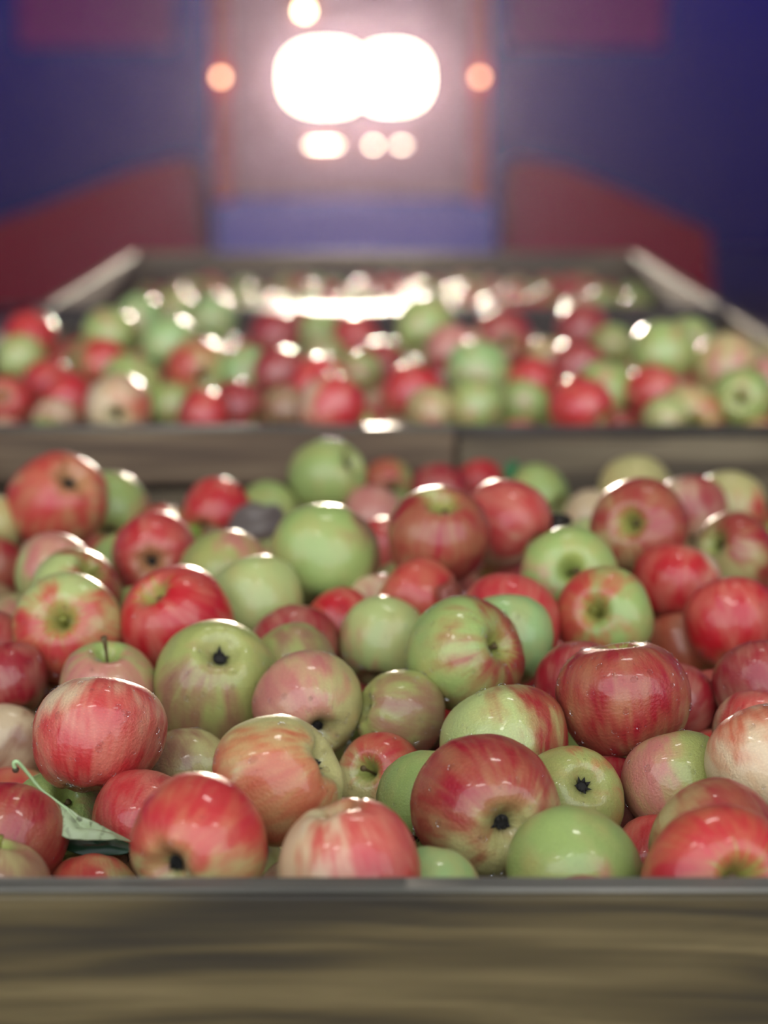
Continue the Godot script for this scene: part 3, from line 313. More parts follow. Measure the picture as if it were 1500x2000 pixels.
	third_apple(Vector3(-0.3008, 0.6883, -4.0687), 0.0380, Vector3(-0.41, 0.19, -0.89), Vector3(0.38, 0.77, -0.51), "g", "P", -1.10, "green apple in the third bin, sixth row from the back, third from the left")
	third_apple(Vector3(-0.2313, 0.6736, -4.0695), 0.0344, Vector3(0.29, 0.69, 0.67), Vector3(0.08, 0.17, 0.98), "y", "R", 0.20, "reddish apple in the third bin, sixth row from the back, fourth from the left")
	third_apple(Vector3(-0.1566, 0.6906, -4.0541), 0.0335, Vector3(0.74, 0.18, -0.64), Vector3(0.18, 0.33, -0.93), "g", "P", -1.10, "green apple in the third bin, sixth row from the back, fifth from the left")
	third_apple(Vector3(-0.0021, 0.681, -4.058), 0.0322, Vector3(0.96, 0.03, 0.28), Vector3(-0.94, 0.1, 0.34), "c", "D", 0.70, "dark red apple in the third bin, sixth row from the back, sixth from the left")
	third_apple(Vector3(0.2054, 0.6725, -4.0691), 0.0349, Vector3(0.06, 0.6, 0.79), Vector3(-0.42, -0.83, -0.36), "y", "R", 0.20, "reddish apple in the third bin, sixth row from the back, seventh from the left")
	third_apple(Vector3(0.2771, 0.6879, -4.0548), 0.0362, Vector3(-0.66, 0.23, -0.72), Vector3(0.12, -0.39, 0.91), "c", "R", 0.50, "reddish apple in the third bin, sixth row from the back, eighth from the left")
	third_apple(Vector3(0.3467, 0.6798, -4.0585), 0.0370, Vector3(0.92, 0.23, 0.32), Vector3(-0.72, 0.45, 0.53), "c", "D", 0.70, "dark red apple in the third bin, sixth row from the back, ninth from the left")
	third_apple(Vector3(0.4257, 0.6776, -4.0693), 0.0372, Vector3(-0.78, 0.28, -0.57), Vector3(-0.78, -0.38, -0.5), "c", "R", 0.50, "reddish apple in the third bin, sixth row from the back, tenth from the left")
	third_apple(Vector3(0.4896, 0.6706, -4.0543), 0.0332, Vector3(0.08, 0.21, -0.97), Vector3(-0.93, 0.04, -0.37), "c", "R", 0.50, "reddish apple in the third bin, sixth row from the back, eleventh from the left")
	third_apple(Vector3(-0.0503, 0.7009, -3.9772), 0.0376, Vector3(-0.58, 0.35, 0.73), Vector3(0.33, -0.09, 0.94), "y", "R", 0.20, "reddish apple in the third bin, seventh row from the back, first from the left")
	third_apple(Vector3(0.0901, 0.6993, -3.994), 0.0364, Vector3(-0.31, 0.04, 0.95), Vector3(-0.89, 0.46, 0.06), "g", "P", -1.10, "green apple in the third bin, seventh row from the back, second from the left")
	third_apple(Vector3(0.1699, 0.7012, -3.9765), 0.0323, Vector3(-0.4, 0.06, -0.91), Vector3(-0.17, -0.65, 0.74), "c", "R", 0.50, "reddish apple in the third bin, seventh row from the back, third from the left")
	third_apple(Vector3(0.242, 0.6747, -3.9852), 0.0324, Vector3(0.77, 0.1, 0.63), Vector3(0.68, 0.54, 0.49), "c", "R", 0.50, "reddish apple in the third bin, seventh row from the back, fourth from the left")
	third_apple(Vector3(0.4522, 0.6926, -3.9845), 0.0346, Vector3(-0.85, 0.2, -0.49), Vector3(-0.69, -0.67, 0.26), "g", "P", -1.10, "green apple in the third bin, seventh row from the back, fifth from the left")
	third_apple(Vector3(0.5275, 0.6851, -3.9914), 0.0333, Vector3(-0.62, 0.4, 0.67), Vector3(-0.63, -0.77, -0.12), "g", "P", -1.10, "green apple in the third bin, seventh row from the back, sixth from the left")
	third_apple(Vector3(-0.4389, 0.693, -3.9027), 0.0336, Vector3(0.66, 0.13, -0.74), Vector3(0.17, -0.98, 0.07), "c", "R", 0.50, "reddish apple in the third bin, eighth row from the back, first from the left")
	third_apple(Vector3(-0.2943, 0.6887, -3.9038), 0.0343, Vector3(0.44, 0.56, 0.71), Vector3(0.65, 0.13, -0.74), "l", "P", -0.60, "green apple in the third bin, eighth row from the back, second from the left")
	third_apple(Vector3(-0.1576, 0.689, -3.9124), 0.0371, Vector3(-0.18, 0.03, 0.98), Vector3(0.88, 0.23, -0.41), "g", "P", -1.10, "green apple in the third bin, eighth row from the back, third from the left")
	third_apple(Vector3(-0.0824, 0.6829, -3.9147), 0.0337, Vector3(-0.24, 0.88, 0.42), Vector3(-0.05, -0.65, 0.75), "c", "C", 0.90, "red apple in the third bin, eighth row from the back, fourth from the left")
	third_apple(Vector3(-0.0082, 0.6803, -3.9151), 0.0355, Vector3(0.94, 0.08, 0.34), Vector3(0.71, -0.07, 0.71), "c", "R", 0.50, "reddish apple in the third bin, eighth row from the back, fifth from the left")
	third_apple(Vector3(0.0581, 0.7013, -3.9022), 0.0363, Vector3(0.11, 0.96, -0.27), Vector3(-0.66, -0.21, -0.72), "c", "D", 0.70, "dark red apple in the third bin, eighth row from the back, sixth from the left")
	third_apple(Vector3(0.1418, 0.6994, -3.9094), 0.0354, Vector3(0.67, 0.01, 0.74), Vector3(0.25, -0.96, 0.1), "g", "P", -1.10, "green apple in the third bin, eighth row from the back, seventh from the left")
	third_apple(Vector3(0.3409, 0.6796, -3.912), 0.0361, Vector3(0.35, 0.91, 0.22), Vector3(0.62, -0.78, 0.09), "l", "P", -0.60, "green apple in the third bin, eighth row from the back, eighth from the left")
	third_apple(Vector3(0.4164, 0.6815, -3.9125), 0.0349, Vector3(-0.07, 0.82, 0.56), Vector3(0.04, -0.58, -0.82), "c", "R", 0.50, "reddish apple in the third bin, eighth row from the back, ninth from the left")
	third_apple(Vector3(-0.3395, 0.6954, -3.8338), 0.0338, Vector3(-0.29, 0.67, -0.69), Vector3(-0.68, -0.72, -0.15), "c", "R", 0.50, "reddish apple in the third bin, ninth row from the back, first from the left")
	third_apple(Vector3(-0.199, 0.689, -3.8233), 0.0327, Vector3(-0.88, 0.23, -0.41), Vector3(-0.83, -0.5, -0.24), "g", "P", -1.10, "green apple in the third bin, ninth row from the back, second from the left")
	third_apple(Vector3(-0.0503, 0.7017, -3.8377), 0.0359, Vector3(0.94, 0.33, 0.04), Vector3(0.1, 0.95, -0.29), "l", "P", -0.60, "green apple in the third bin, ninth row from the back, third from the left")
	third_apple(Vector3(0.0307, 0.6849, -3.828), 0.0335, Vector3(0.42, 0.32, -0.85), Vector3(0.36, 0.31, -0.88), "c", "C", 0.90, "red apple in the third bin, ninth row from the back, fourth from the left")
	third_apple(Vector3(0.1627, 0.6945, -3.8288), 0.0351, Vector3(0.86, 0.48, -0.16), Vector3(0.07, 0.9, -0.42), "c", "R", 0.50, "reddish apple in the third bin, ninth row from the back, fifth from the left")
	third_apple(Vector3(0.3099, 0.6914, -3.832), 0.0377, Vector3(0.43, 0.86, 0.29), Vector3(0.65, 0.17, 0.74), "y", "R", 0.20, "reddish apple in the third bin, ninth row from the back, sixth from the left")
	third_apple(Vector3(0.3795, 0.68, -3.8272), 0.0350, Vector3(-0.89, 0.4, -0.22), Vector3(-0.34, -0.02, -0.94), "y", "R", 0.20, "reddish apple in the third bin, ninth row from the back, seventh from the left")
	third_apple(Vector3(-0.2249, 0.6947, -3.7478), 0.0365, Vector3(0.36, 0.42, 0.83), Vector3(0.58, -0.44, 0.69), "c", "D", 0.70, "dark red apple in the third bin, tenth row from the back, first from the left")
	third_apple(Vector3(-0.0046, 0.6882, -3.7591), 0.0373, Vector3(-0.04, 0.65, -0.76), Vector3(0.93, 0.31, -0.17), "l", "P", -0.60, "green apple in the third bin, tenth row from the back, second from the left")
	third_apple(Vector3(0.1423, 0.6888, -3.7508), 0.0356, Vector3(-0.86, 0.21, -0.46), Vector3(0.49, 0.58, -0.65), "l", "P", -0.60, "green apple in the third bin, tenth row from the back, third from the left")
	third_apple(Vector3(0.207, 0.6892, -3.756), 0.0329, Vector3(-0.24, 0.45, -0.86), Vector3(0.05, -0.12, -0.99), "c", "R", 0.50, "reddish apple in the third bin, tenth row from the back, fourth from the left")
	third_apple(Vector3(0.2683, 0.6952, -3.7599), 0.0335, Vector3(-0.4, 0.19, -0.9), Vector3(-0.41, 0.7, 0.58), "c", "C", 0.90, "red apple in the third bin, tenth row from the back, fifth from the left")
	third_apple(Vector3(0.4931, 0.6813, -3.7536), 0.0360, Vector3(-0.75, 0.1, -0.66), Vector3(-0.33, -0.59, 0.73), "c", "D", 0.70, "dark red apple in the third bin, tenth row from the back, sixth from the left")
	third_apple(Vector3(-0.2575, 0.6947, -3.6766), 0.0375, Vector3(-0.84, 0.36, -0.41), Vector3(0.51, -0.08, -0.86), "l", "P", -0.60, "green apple in the third bin, eleventh row from the back, first from the left")
	third_apple(Vector3(-0.126, 0.6972, -3.6658), 0.0325, Vector3(0.9, 0.16, -0.42), Vector3(0.34, 0.93, 0.12), "l", "P", -0.60, "green apple in the third bin, eleventh row from the back, second from the left")
	third_apple(Vector3(0.0349, 0.6917, -3.68), 0.0342, Vector3(0.81, 0.04, -0.58), Vector3(-0.92, 0.26, -0.3), "c", "C", 0.90, "red apple in the third bin, eleventh row from the back, third from the left")
	third_apple(Vector3(0.0995, 0.6981, -3.6746), 0.0331, Vector3(0.72, 0.19, 0.67), Vector3(-0.89, 0.31, -0.33), "l", "P", -0.60, "green apple in the third bin, eleventh row from the back, fourth from the left")
	for k in 3:
		apple_heap(-0.80 - 1.25 * k, ["nearest", "second", "third"][k])
	# ---- leaves ----
	curled_leaf([Vector3(-0.1827, 0.7439, -0.9608), Vector3(-0.1723, 0.7393, -0.9557), Vector3(-0.1617, 0.7326, -0.9522), Vector3(-0.152, 0.7294, -0.9515), Vector3(-0.1426, 0.724, -0.9524), Vector3(-0.1337, 0.7182, -0.9532), Vector3(-0.1404, 0.7225, -0.9439), Vector3(-0.1494, 0.7245, -0.9403), Vector3(-0.1585, 0.725, -0.9383), Vector3(-0.1672, 0.7266, -0.9387), Vector3(-0.1727, 0.7303, -0.9435), Vector3(-0.1782, 0.7367, -0.9521)], Vector3(-0.1584, 0.728, -0.9471), [Vector3(-0.1924, 0.7608, -0.948), Vector3(-0.1925, 0.7641, -0.9467), Vector3(-0.1901, 0.7643, -0.9467), Vector3(-0.1854, 0.7555, -0.951), Vector3(-0.1802, 0.747, -0.9533), Vector3(-0.1717, 0.7405, -0.9524), Vector3(-0.1613, 0.7335, -0.9499)])
	flat_leaf("dark_leaf", "dark green leaf in the black gap under the curled leaf", [Vector3(-0.1724, 0.7128, -0.9602), Vector3(-0.1687, 0.7158, -0.967), Vector3(-0.1591, 0.7164, -0.9672), Vector3(-0.1468, 0.7158, -0.967), Vector3(-0.135, 0.7137, -0.9666), Vector3(-0.1345, 0.7108, -0.9557), Vector3(-0.1478, 0.7097, -0.9535), Vector3(-0.1627, 0.7108, -0.9537)], Vector3(-0.1524, 0.7141, -0.9585), .002, Color(.05,.22,.11))
	flat_leaf("wilted_leaf", "dark brown wilted leaf with bluish sheen before a green apple by the back board", [Vector3(-0.1385, 0.7317, -1.63), Vector3(-0.1352, 0.7422, -1.6302), Vector3(-0.1282, 0.7539, -1.6286), Vector3(-0.1184, 0.7591, -1.6298), Vector3(-0.1113, 0.7604, -1.63), Vector3(-0.1046, 0.7574, -1.6294), Vector3(-0.0914, 0.7565, -1.6312), Vector3(-0.0866, 0.7428, -1.6314), Vector3(-0.091, 0.7335, -1.6202), Vector3(-0.104, 0.7296, -1.6132), Vector3(-0.1217, 0.7296, -1.6132)], Vector3(-0.1105, 0.7447, -1.6144), .006, Color(.40,.36,.33))
	flat_leaf("leaf_scrap", "scrap of bright green leaf left of the dark wilted leaf", [Vector3(-0.1738, 0.7371, -1.6449), Vector3(-0.1675, 0.7362, -1.6447), Vector3(-0.161, 0.7358, -1.6425), Vector3(-0.1617, 0.7309, -1.6394), Vector3(-0.157, 0.7231, -1.6296), Vector3(-0.1601, 0.7213, -1.6292), Vector3(-0.1658, 0.7274, -1.6346), Vector3(-0.1708, 0.7325, -1.6408)], Vector3(-0.1651, 0.7314, -1.6375), .002, Color(.40,.52,.14))
	flat_leaf("wilted_leaf", "brown dried leaf end between the green scrap and the dark wilted leaf", [Vector3(-0.1589, 0.7349, -1.6382), Vector3(-0.1537, 0.7371, -1.6408), Vector3(-0.1465, 0.7371, -1.6408), Vector3(-0.1409, 0.7358, -1.6384), Vector3(-0.1386, 0.7292, -1.6309), Vector3(-0.1454, 0.724, -1.6257), Vector3(-0.1535, 0.7222, -1.6253), Vector3(-0.1574, 0.7283, -1.6307)], Vector3(-0.1483, 0.7314, -1.6293), .003, Color(.45,.36,.24))
	flat_leaf("little_leaf", "little blurred green leaf on top of the green apple by the back board", [Vector3(0.1181, 0.7368, -1.8524), Vector3(0.1171, 0.7447, -1.8541), Vector3(0.1224, 0.7509, -1.8595), Vector3(0.1286, 0.7545, -1.8623), Vector3(0.1336, 0.7505, -1.8614), Vector3(0.1313, 0.7453, -1.8562), Vector3(0.1282, 0.7388, -1.8528)], Vector3(0.1244, 0.7464, -1.8503), .003, Color(.16,.42,.24))
	flat_leaf("dry_leaf", "torn brown dry leaf stuck to the red apple in the middle", [Vector3(0.0371, 0.7624, -1.3177), Vector3(0.0408, 0.7647, -1.3203), Vector3(0.0451, 0.7669, -1.3207), Vector3(0.0489, 0.7723, -1.326), Vector3(0.0511, 0.7666, -1.3248), Vector3(0.056, 0.7599, -1.3274), Vector3(0.0537, 0.753, -1.3219), Vector3(0.0473, 0.7505, -1.3172), Vector3(0.0392, 0.7508, -1.3132)], Vector3(0.0457, 0.7603, -1.3142), .004, Color(.50,.25,.19))
	flat_leaf("dry_leaf", "small dark dry leaf between the orange pink apple and the small pale one", [Vector3(0.1296, 0.7821, -1.4708), Vector3(0.1379, 0.783, -1.4741), Vector3(0.1469, 0.7802, -1.4755), Vector3(0.1473, 0.7766, -1.4696), Vector3(0.1404, 0.7737, -1.4639), Vector3(0.132, 0.7738, -1.4598)], Vector3(0.1386, 0.7797, -1.4631), .003, Color(.12,.11,.07))


# ---------------- helpers ----------------
func numbered(called: String) -> String:
	var n: int = taken.get(called, 0)
	taken[called] = n + 1
	return called if n == 0 else "%s_%03d" % [called, n]


func thing(called: String, label: String, category: String, at: Vector3, group := "") -> Node3D:
	var o := Node3D.new()
	o.name = numbered(called)
	o.position = at
	add_child(o, true)
	tag(o, label, category, group)
	return o


func tag(o: Node, label: String, category: String, group := "") -> void:
	o.set_meta("label", label)
	o.set_meta("category", category)
	if group != "":
		o.set_meta("group", group)


func part(called: String, mesh: Mesh, mat: Material, parent: Node, at := Vector3.ZERO, basis := Basis()) -> MeshInstance3D:
	var o := MeshInstance3D.new()
	o.mesh = mesh
	o.material_override = mat
	var n := 0
	var want := called
	while parent.has_node(NodePath(want)):
		n += 1
		want = "%s_%03d" % [called, n]
	o.name = want
	o.transform = Transform3D(basis, at)
	parent.add_child(o, true)
	return o


func structure(called: String, mesh: Mesh, mat: Material, at := Vector3.ZERO) -> MeshInstance3D:
	var o := part(called, mesh, mat, self, at)
	o.set_meta("kind", "structure")
	return o


func lin(r: float, g: float, b: float) -> Color:
	return Color(r, g, b).srgb_to_linear()


func plain(c: Color, rough := 0.7, metal := 0.0) -> StandardMaterial3D:
	var m := StandardMaterial3D.new()
	m.albedo_color = c
	m.roughness = rough
	m.metallic = metal
	return m


func dull(c: Color) -> StandardMaterial3D:
	var m := plain(c, 0.9)
	m.metallic_specular = 0.1
	return m


func glow(c: Color, energy: float) -> StandardMaterial3D:
	var m := plain(c, 0.4)
	m.emission_enabled = true
	m.emission = c
	m.emission_energy_multiplier = energy
	return m


func wood_image(seed_: int, dark: Color, mid: Color, pale: Color) -> ImageTexture:
	var w := 768
	var h := 160
	var im := Image.create(w, h, false, Image.FORMAT_RGB8)
	var a := FastNoiseLite.new()
	a.seed = seed_
	a.frequency = 0.02
	a.fractal_octaves = 4
	var b := FastNoiseLite.new()
	b.seed = seed_ + 9
	b.frequency = 0.05
	b.fractal_octaves = 3
	for y in h:
		for x in w:
			var warp := a.get_noise_2d(x * 0.16, y * 0.6) * 9.0
			var fine := b.get_noise_2d(x * 0.14, (y + warp) * 5.0)
			var broad := b.get_noise_2d(x * 0.12 + 300.0, (y + warp) * 0.9)
			var v := clampf(0.5 + fine * 0.40 + broad * 0.70, 0.0, 1.0)
			im.set_pixel(x, y, dark.lerp(mid, v * 2.0) if v < 0.5 else mid.lerp(pale, v * 2.0 - 1.0))
	return ImageTexture.create_from_image(im)


func wood(seed_: int, dark: Color, mid: Color, pale: Color, rough: float) -> StandardMaterial3D:
	var m := StandardMaterial3D.new()
	m.albedo_texture = wood_image(seed_, dark, mid, pale)
	m.roughness = rough
	m.heightmap_enabled = true
	m.heightmap_texture = m.albedo_texture
	m.heightmap_scale = 0.04
	return m


func materials() -> void:
	ground = {
		"o": lin(.65, .67, .38), "g": lin(.62, .70, .40), "l": lin(.71, .75, .47), "m": lin(.61, .73, .46), "y": lin(.74, .70, .46), "c": lin(.83, .73, .58),
	}
	blush_red = {
		"C": lin(.78, .09, .13), "R": lin(.78, .21, .21), "D": lin(.62, .13, .16), "P": lin(.80, .50, .45), "O": lin(.78, .40, .27), "B": lin(.62, .46, .35),
	}
	# skin of a wet apple: tiny pale dots over the vertex colours, a film of water with slight waves
	var dots := NoiseTexture2D.new()
	dots.width = 512
	dots.height = 512
	dots.seamless = true
	var dn := FastNoiseLite.new()
	dn.seed = 3
	dn.noise_type = FastNoiseLite.TYPE_CELLULAR
	dn.cellular_return_type = FastNoiseLite.RETURN_DISTANCE
	dn.frequency = 0.045
	dn.fractal_type = FastNoiseLite.FRACTAL_NONE
	dots.noise = dn
	dots.normalize = true
	var dg := Gradient.new()
	dg.offsets = PackedFloat32Array([0.0, 0.12, 0.3, 1.0])
	dg.colors = PackedColorArray([Color(1, 1, 1), Color(.97, .97, .95), Color(.90, .90, .90), Color(.93, .93, .93)])
	dots.color_ramp = dg
	var film := NoiseTexture2D.new()
	film.width = 512
	film.height = 512
	film.seamless = true
	var fn := FastNoiseLite.new()
	fn.seed = 8
	fn.frequency = 0.03
	fn.fractal_octaves = 3
	film.noise = fn
	var skin := StandardMaterial3D.new()
	skin.vertex_color_use_as_albedo = true
	skin.albedo_texture = dots
	skin.uv1_triplanar = true
	skin.uv1_scale = Vector3.ONE * 0.9
	skin.roughness = 0.45
	skin.metallic_specular = 0.42
	skin.clearcoat_enabled = true
	skin.clearcoat = 0.4
	skin.clearcoat_roughness = 0.10
	skin.heightmap_enabled = true
	skin.heightmap_texture = film
	skin.heightmap_scale = 0.035
	M.skin = skin
	var far_skin := StandardMaterial3D.new()
	far_skin.vertex_color_use_as_albedo = true
	far_skin.roughness = 0.36
	far_skin.clearcoat_enabled = true
	far_skin.clearcoat = 0.7
	far_skin.clearcoat_roughness = 0.07
	M.far_skin = far_skin
	M.stem = plain(Color(.34, .27, .13), 0.7)
	M.green_stem = plain(Color(.47, .47, .17), 0.6)
	M.calyx = plain(Color(.09, .075, .05), 0.85)
	var water := StandardMaterial3D.new()
	water.transparency = BaseMaterial3D.TRANSPARENCY_ALPHA
	water.albedo_color = Color(1, 1, 1, 0.03)
	water.roughness = 0.03
	M.water = water
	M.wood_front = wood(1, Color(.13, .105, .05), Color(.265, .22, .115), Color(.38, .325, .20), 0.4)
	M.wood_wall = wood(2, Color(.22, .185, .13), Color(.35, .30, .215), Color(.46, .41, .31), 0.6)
	M.wood_warm = wood(4, Color(.25, .19, .13), Color(.38, .305, .22), Color(.47, .40, .30), 0.6)
	M.wood_wet = wood(5, Color(.13, .12, .11), Color(.22, .20, .18), Color(.30, .28, .25), 0.3)
	M.wood_lit_rim = wood(7, Color(.26, .25, .22), Color(.38, .37, .33), Color(.52, .50, .46), 0.35)  # paler tone stands in for lamp light on the rim tops
	M.leaf_under = plain(Color(.64, .68, .54), 0.6)
	var mould := NoiseTexture2D.new()
	mould.width = 256
	mould.height = 256
	mould.seamless = true
	var mn := FastNoiseLite.new()
	mn.seed = 21
	mn.frequency = 0.016
	mould.noise = mn
	var mg := Gradient.new()
	mg.offsets = PackedFloat32Array([0.0, 0.24, 0.36, 1.0])
	mg.colors = PackedColorArray([Color(.30, .26, .18), Color(.42, .38, .28), Color(.95, .97, .92), Color(1, 1, 1)])
	mould.color_ramp = mg
	M.leaf_under.albedo_texture = mould
	M.leaf_under.uv1_triplanar = true
	M.leaf_under.uv1_scale = Vector3.ONE * 28.0
	M.leaf_stalk = plain(Color(.62, .73, .52), 0.5)


# ---------------- apple ----------------
func profile(t: float) -> Vector2:
	# half outline of an apple: x out from the core, y up; t from stem hollow (0) to blossom end (1)
	var px := [0.0, .045, .11, .19, .295, .46, .70, .885, .985, 1.0, .965, .88, .74, .58, .45, .33, .225, .135, .07, 0.0]
	var py := [.38, .40, .50, .66, .78, .815, .705, .51, .27, .04, -.22, -.46, -.67, -.795, -.845, -.825, -.745, -.65, -.605, -.59]
	var n := px.size() - 1
	var s := clampf(t, 0.0, 1.0) * n
	var i := mini(int(s), n - 1)
	var f := s - i
	var a := Vector2(-px[1], py[1]) if i == 0 else Vector2(px[i - 1], py[i - 1])
	var d := Vector2(-px[n - 1], py[n - 1]) if i + 2 > n else Vector2(px[i + 2], py[i + 2])
	return Vector2(px[i], py[i]).cubic_interpolate(Vector2(px[i + 1], py[i + 1]), a, d, f)


func apple_shape(k: int, nlon: int, nlat: int) -> Dictionary:
	var r := RandomNumberGenerator.new()
	r.seed = 100 + k
	var lobe := r.randf_range(0.012, 0.035)
	var phase := r.randf_range(0, TAU)
	var skew := Vector2(r.randf_range(-.07, .07), r.randf_range(-.07, .07))
	var tall := r.randf_range(0.96, 1.10)
	var taper := r.randf_range(-.02, .07)
	var uneven := FastNoiseLite.new()
	uneven.seed = k
	uneven.frequency = 0.55
	var pts := PackedVector3Array()
	var dirs := PackedVector3Array()
	var uvs := PackedVector2Array()
	for j in nlat + 1:
		var t := float(j) / nlat
		var p := profile(t)
		p.x = maxf(p.x, 0.0)
		for i in nlon + 1:
			var f := TAU * i / nlon
			var low := smoothstep(0.35, 0.85, t)
			var w := cos(5.0 * f + phase)
			var rad := p.x * (1.0 + lobe * (0.3 + low * smoothstep(0.1, 0.6, p.x)) * w - taper * low)
			var y := p.y * tall + low * lobe * 0.8 * w * smoothstep(0.15, .5, p.x)
			var v := Vector3(cos(f) * rad, y, sin(f) * rad)
			v.y += (v.x * skew.x + v.z * skew.y)
			var d := v.normalized()
			v *= 1.0 + 0.055 * uneven.get_noise_3dv(d)
			pts.append(v)
			# a direction that keeps the order of the outline inside the hollows too
			var e := PI * t
			dirs.append(Vector3(sin(e) * cos(f), cos(e), sin(e) * sin(f)))
			uvs.append(Vector2(float(i) / nlon, t))
	var idx := PackedInt32Array()
	var nor := PackedVector3Array()
	nor.resize(pts.size())
	var row := nlon + 1
	for j in nlat:
		for i in nlon:
			var a := j * row + i
			var b := a + 1
			var c := a + row
			var d2 := c + 1
			idx.append_array([a, b, c, b, d2, c])
			var q := (pts[c] - pts[b]).cross(pts[d2] - pts[a])
			for m in [a, b, c, d2]:
				nor[m] += q
	for j in nlat + 1:
		var m := j * row
		var s := nor[m] + nor[m + nlon]
		nor[m] = s
		nor[m + nlon] = s
	for j in [0, nlat]:
		var s := Vector3.ZERO
		for i in row:
			s += nor[j * row + i]
		for i in row:
			nor[j * row + i] = s
	for m in nor.size():
		nor[m] = nor[m].normalized()
	if nor[row * int(nlat / 2.0)].dot(pts[row * int(nlat / 2.0)]) < 0.0:
		for m in nor.size():
			nor[m] = -nor[m]
		for m in range(0, idx.size(), 3):
			var z := idx[m + 1]
			idx[m + 1] = idx[m + 2]
			idx[m + 2] = z
	return {"pts": pts, "nor": nor, "uv": uvs, "idx": idx, "dirs": dirs, "tall": tall}


func turned(axis: Vector3) -> Basis:
	var y := axis.normalized()
	var x := y.cross(Vector3(0.13, 0.31, 0.94)).normalized()
	return Basis(x, y, x.cross(y)).rotated(y, rng.randf_range(0, TAU))


func painted(shape: Dictionary, b: Basis, blush: Vector3, g: Color, red: Color, cover: float) -> ArrayMesh:
	var dirs: PackedVector3Array = shape.dirs
	var local := b.transposed() * blush
	var off := Vector3(rng.randf_range(-50, 50), rng.randf_range(-50, 50), rng.randf_range(-50, 50))
	var cols := PackedColorArray()
	cols.resize(dirs.size())
	var green := Color(.36, .44, .10)
	var warm := g.lerp(Color(.62, .40, .14), 0.35)
	var deep := red.lerp(Color(.26, .015, .025), 0.30)
	var pale := red.lerp(g, 0.45)
	for i in dirs.size():
		var d := dirs[i]
		var h := Vector2(d.x, d.z).normalized()
		var n := blotch.get_noise_3dv(d + off)
		var s := streak.get_noise_3d(h.x * 8.0 + off.x, d.y * 1.6 + off.y, h.y * 8.0 + off.z)
		var s2 := streak.get_noise_3d(h.x * 26.0 + off.z, d.y * 2.4, h.y * 26.0 + off.x)
		var m := d.dot(local) * 0.95 + cover + 0.85 * n + 0.15 * s + 0.16 * s2
		var t := smoothstep(-0.45, 0.60, m)
		var gc := g.lerp(warm, clampf(0.24 + n * 1.2, 0.0, 1.0))
		var rc := pale.lerp(deep, clampf(0.40 + 0.22 * s + 0.34 * s2 + 0.80 * n + 0.25 * (m - 0.5), 0.0, 1.0))
		rc = rc.lerp(red, 0.40)
		var c := gc.lerp(rc, t)
		var up := smoothstep(0.70, 0.93, d.y + 0.16 * s + 0.10 * s2 + 0.10 * n)
		c = c.lerp(green, up * 0.82)
		c = c.lerp(Color(.12, .13, .03), smoothstep(0.95, 0.985, d.y) * 0.7)
		c = c.lerp(Color(.40, .38, .14), smoothstep(0.50, 0.88, -d.y + 0.12 * n) * 0.45)
		var down := smoothstep(0.90, 0.985, -d.y + 0.04 * s)
		c = c.lerp(Color(.16, .15, .05), down * 0.75)
		c = c.lerp(Color(.03, .03, .015), smoothstep(0.984, 0.995, -d.y))
		cols[i] = c
	var arr := []
	arr.resize(Mesh.ARRAY_MAX)
	arr[Mesh.ARRAY_VERTEX] = shape.pts
	arr[Mesh.ARRAY_NORMAL] = shape.nor
	arr[Mesh.ARRAY_TEX_UV] = shape.uv
	arr[Mesh.ARRAY_INDEX] = shape.idx
	arr[Mesh.ARRAY_COLOR] = cols
	var mesh := ArrayMesh.new()
	mesh.add_surface_from_arrays(Mesh.PRIMITIVE_TRIANGLES, arr)
	return mesh


func tube(points: Array, radii: Array, sides := 8) -> ArrayMesh:
	var st := SurfaceTool.new()
	st.begin(Mesh.PRIMITIVE_TRIANGLES)
	st.set_smooth_group(0)
	var n := points.size()
	var rings := []
	for i in n:
		var a: Vector3 = points[maxi(i - 1, 0)]
		var b: Vector3 = points[mini(i + 1, n - 1)]
		var dir := (b - a).normalized()
		var x := dir.cross(Vector3(0.31, 0.2, 0.93)).normalized()
		var y := dir.cross(x)
		var ring := []
		for k in sides:
			var f := TAU * k / sides
			ring.append(points[i] + (x * cos(f) + y * sin(f)) * radii[i])
		rings.append(ring)
	for i in n - 1:
		for k in sides:
			var k2 := (k + 1) % sides
			for v in [rings[i][k], rings[i][k2], rings[i + 1][k], rings[i][k2], rings[i + 1][k2], rings[i + 1][k]]:
				st.add_vertex(v)
	for e in [0, n - 1]:
		for k in sides:
			var k2 := (k + 1) % sides
			var tri := [points[e], rings[e][k2], rings[e][k]] if e == 0 else [points[e], rings[e][k], rings[e][k2]]
			for v in tri:
				st.add_vertex(v)
	st.generate_normals()
	return st.commit()


func stem_mesh(long: float) -> ArrayMesh:
	var lean := Vector3(rng.randf_range(-.12, .12), 0, rng.randf_range(-.12, .12))
	var pts := []
	var rad := []
	for i in 6:
		var t := i / 5.0
		pts.append(Vector3(0, 0.36 + (long + 0.1) * t, 0) + lean * t * t)
		rad.append(0.030 + 0.022 * pow(absf(t - 0.35), 2.0) * 3.0 + (0.014 if i == 5 else 0.0))
	return tube(pts, rad, 8)


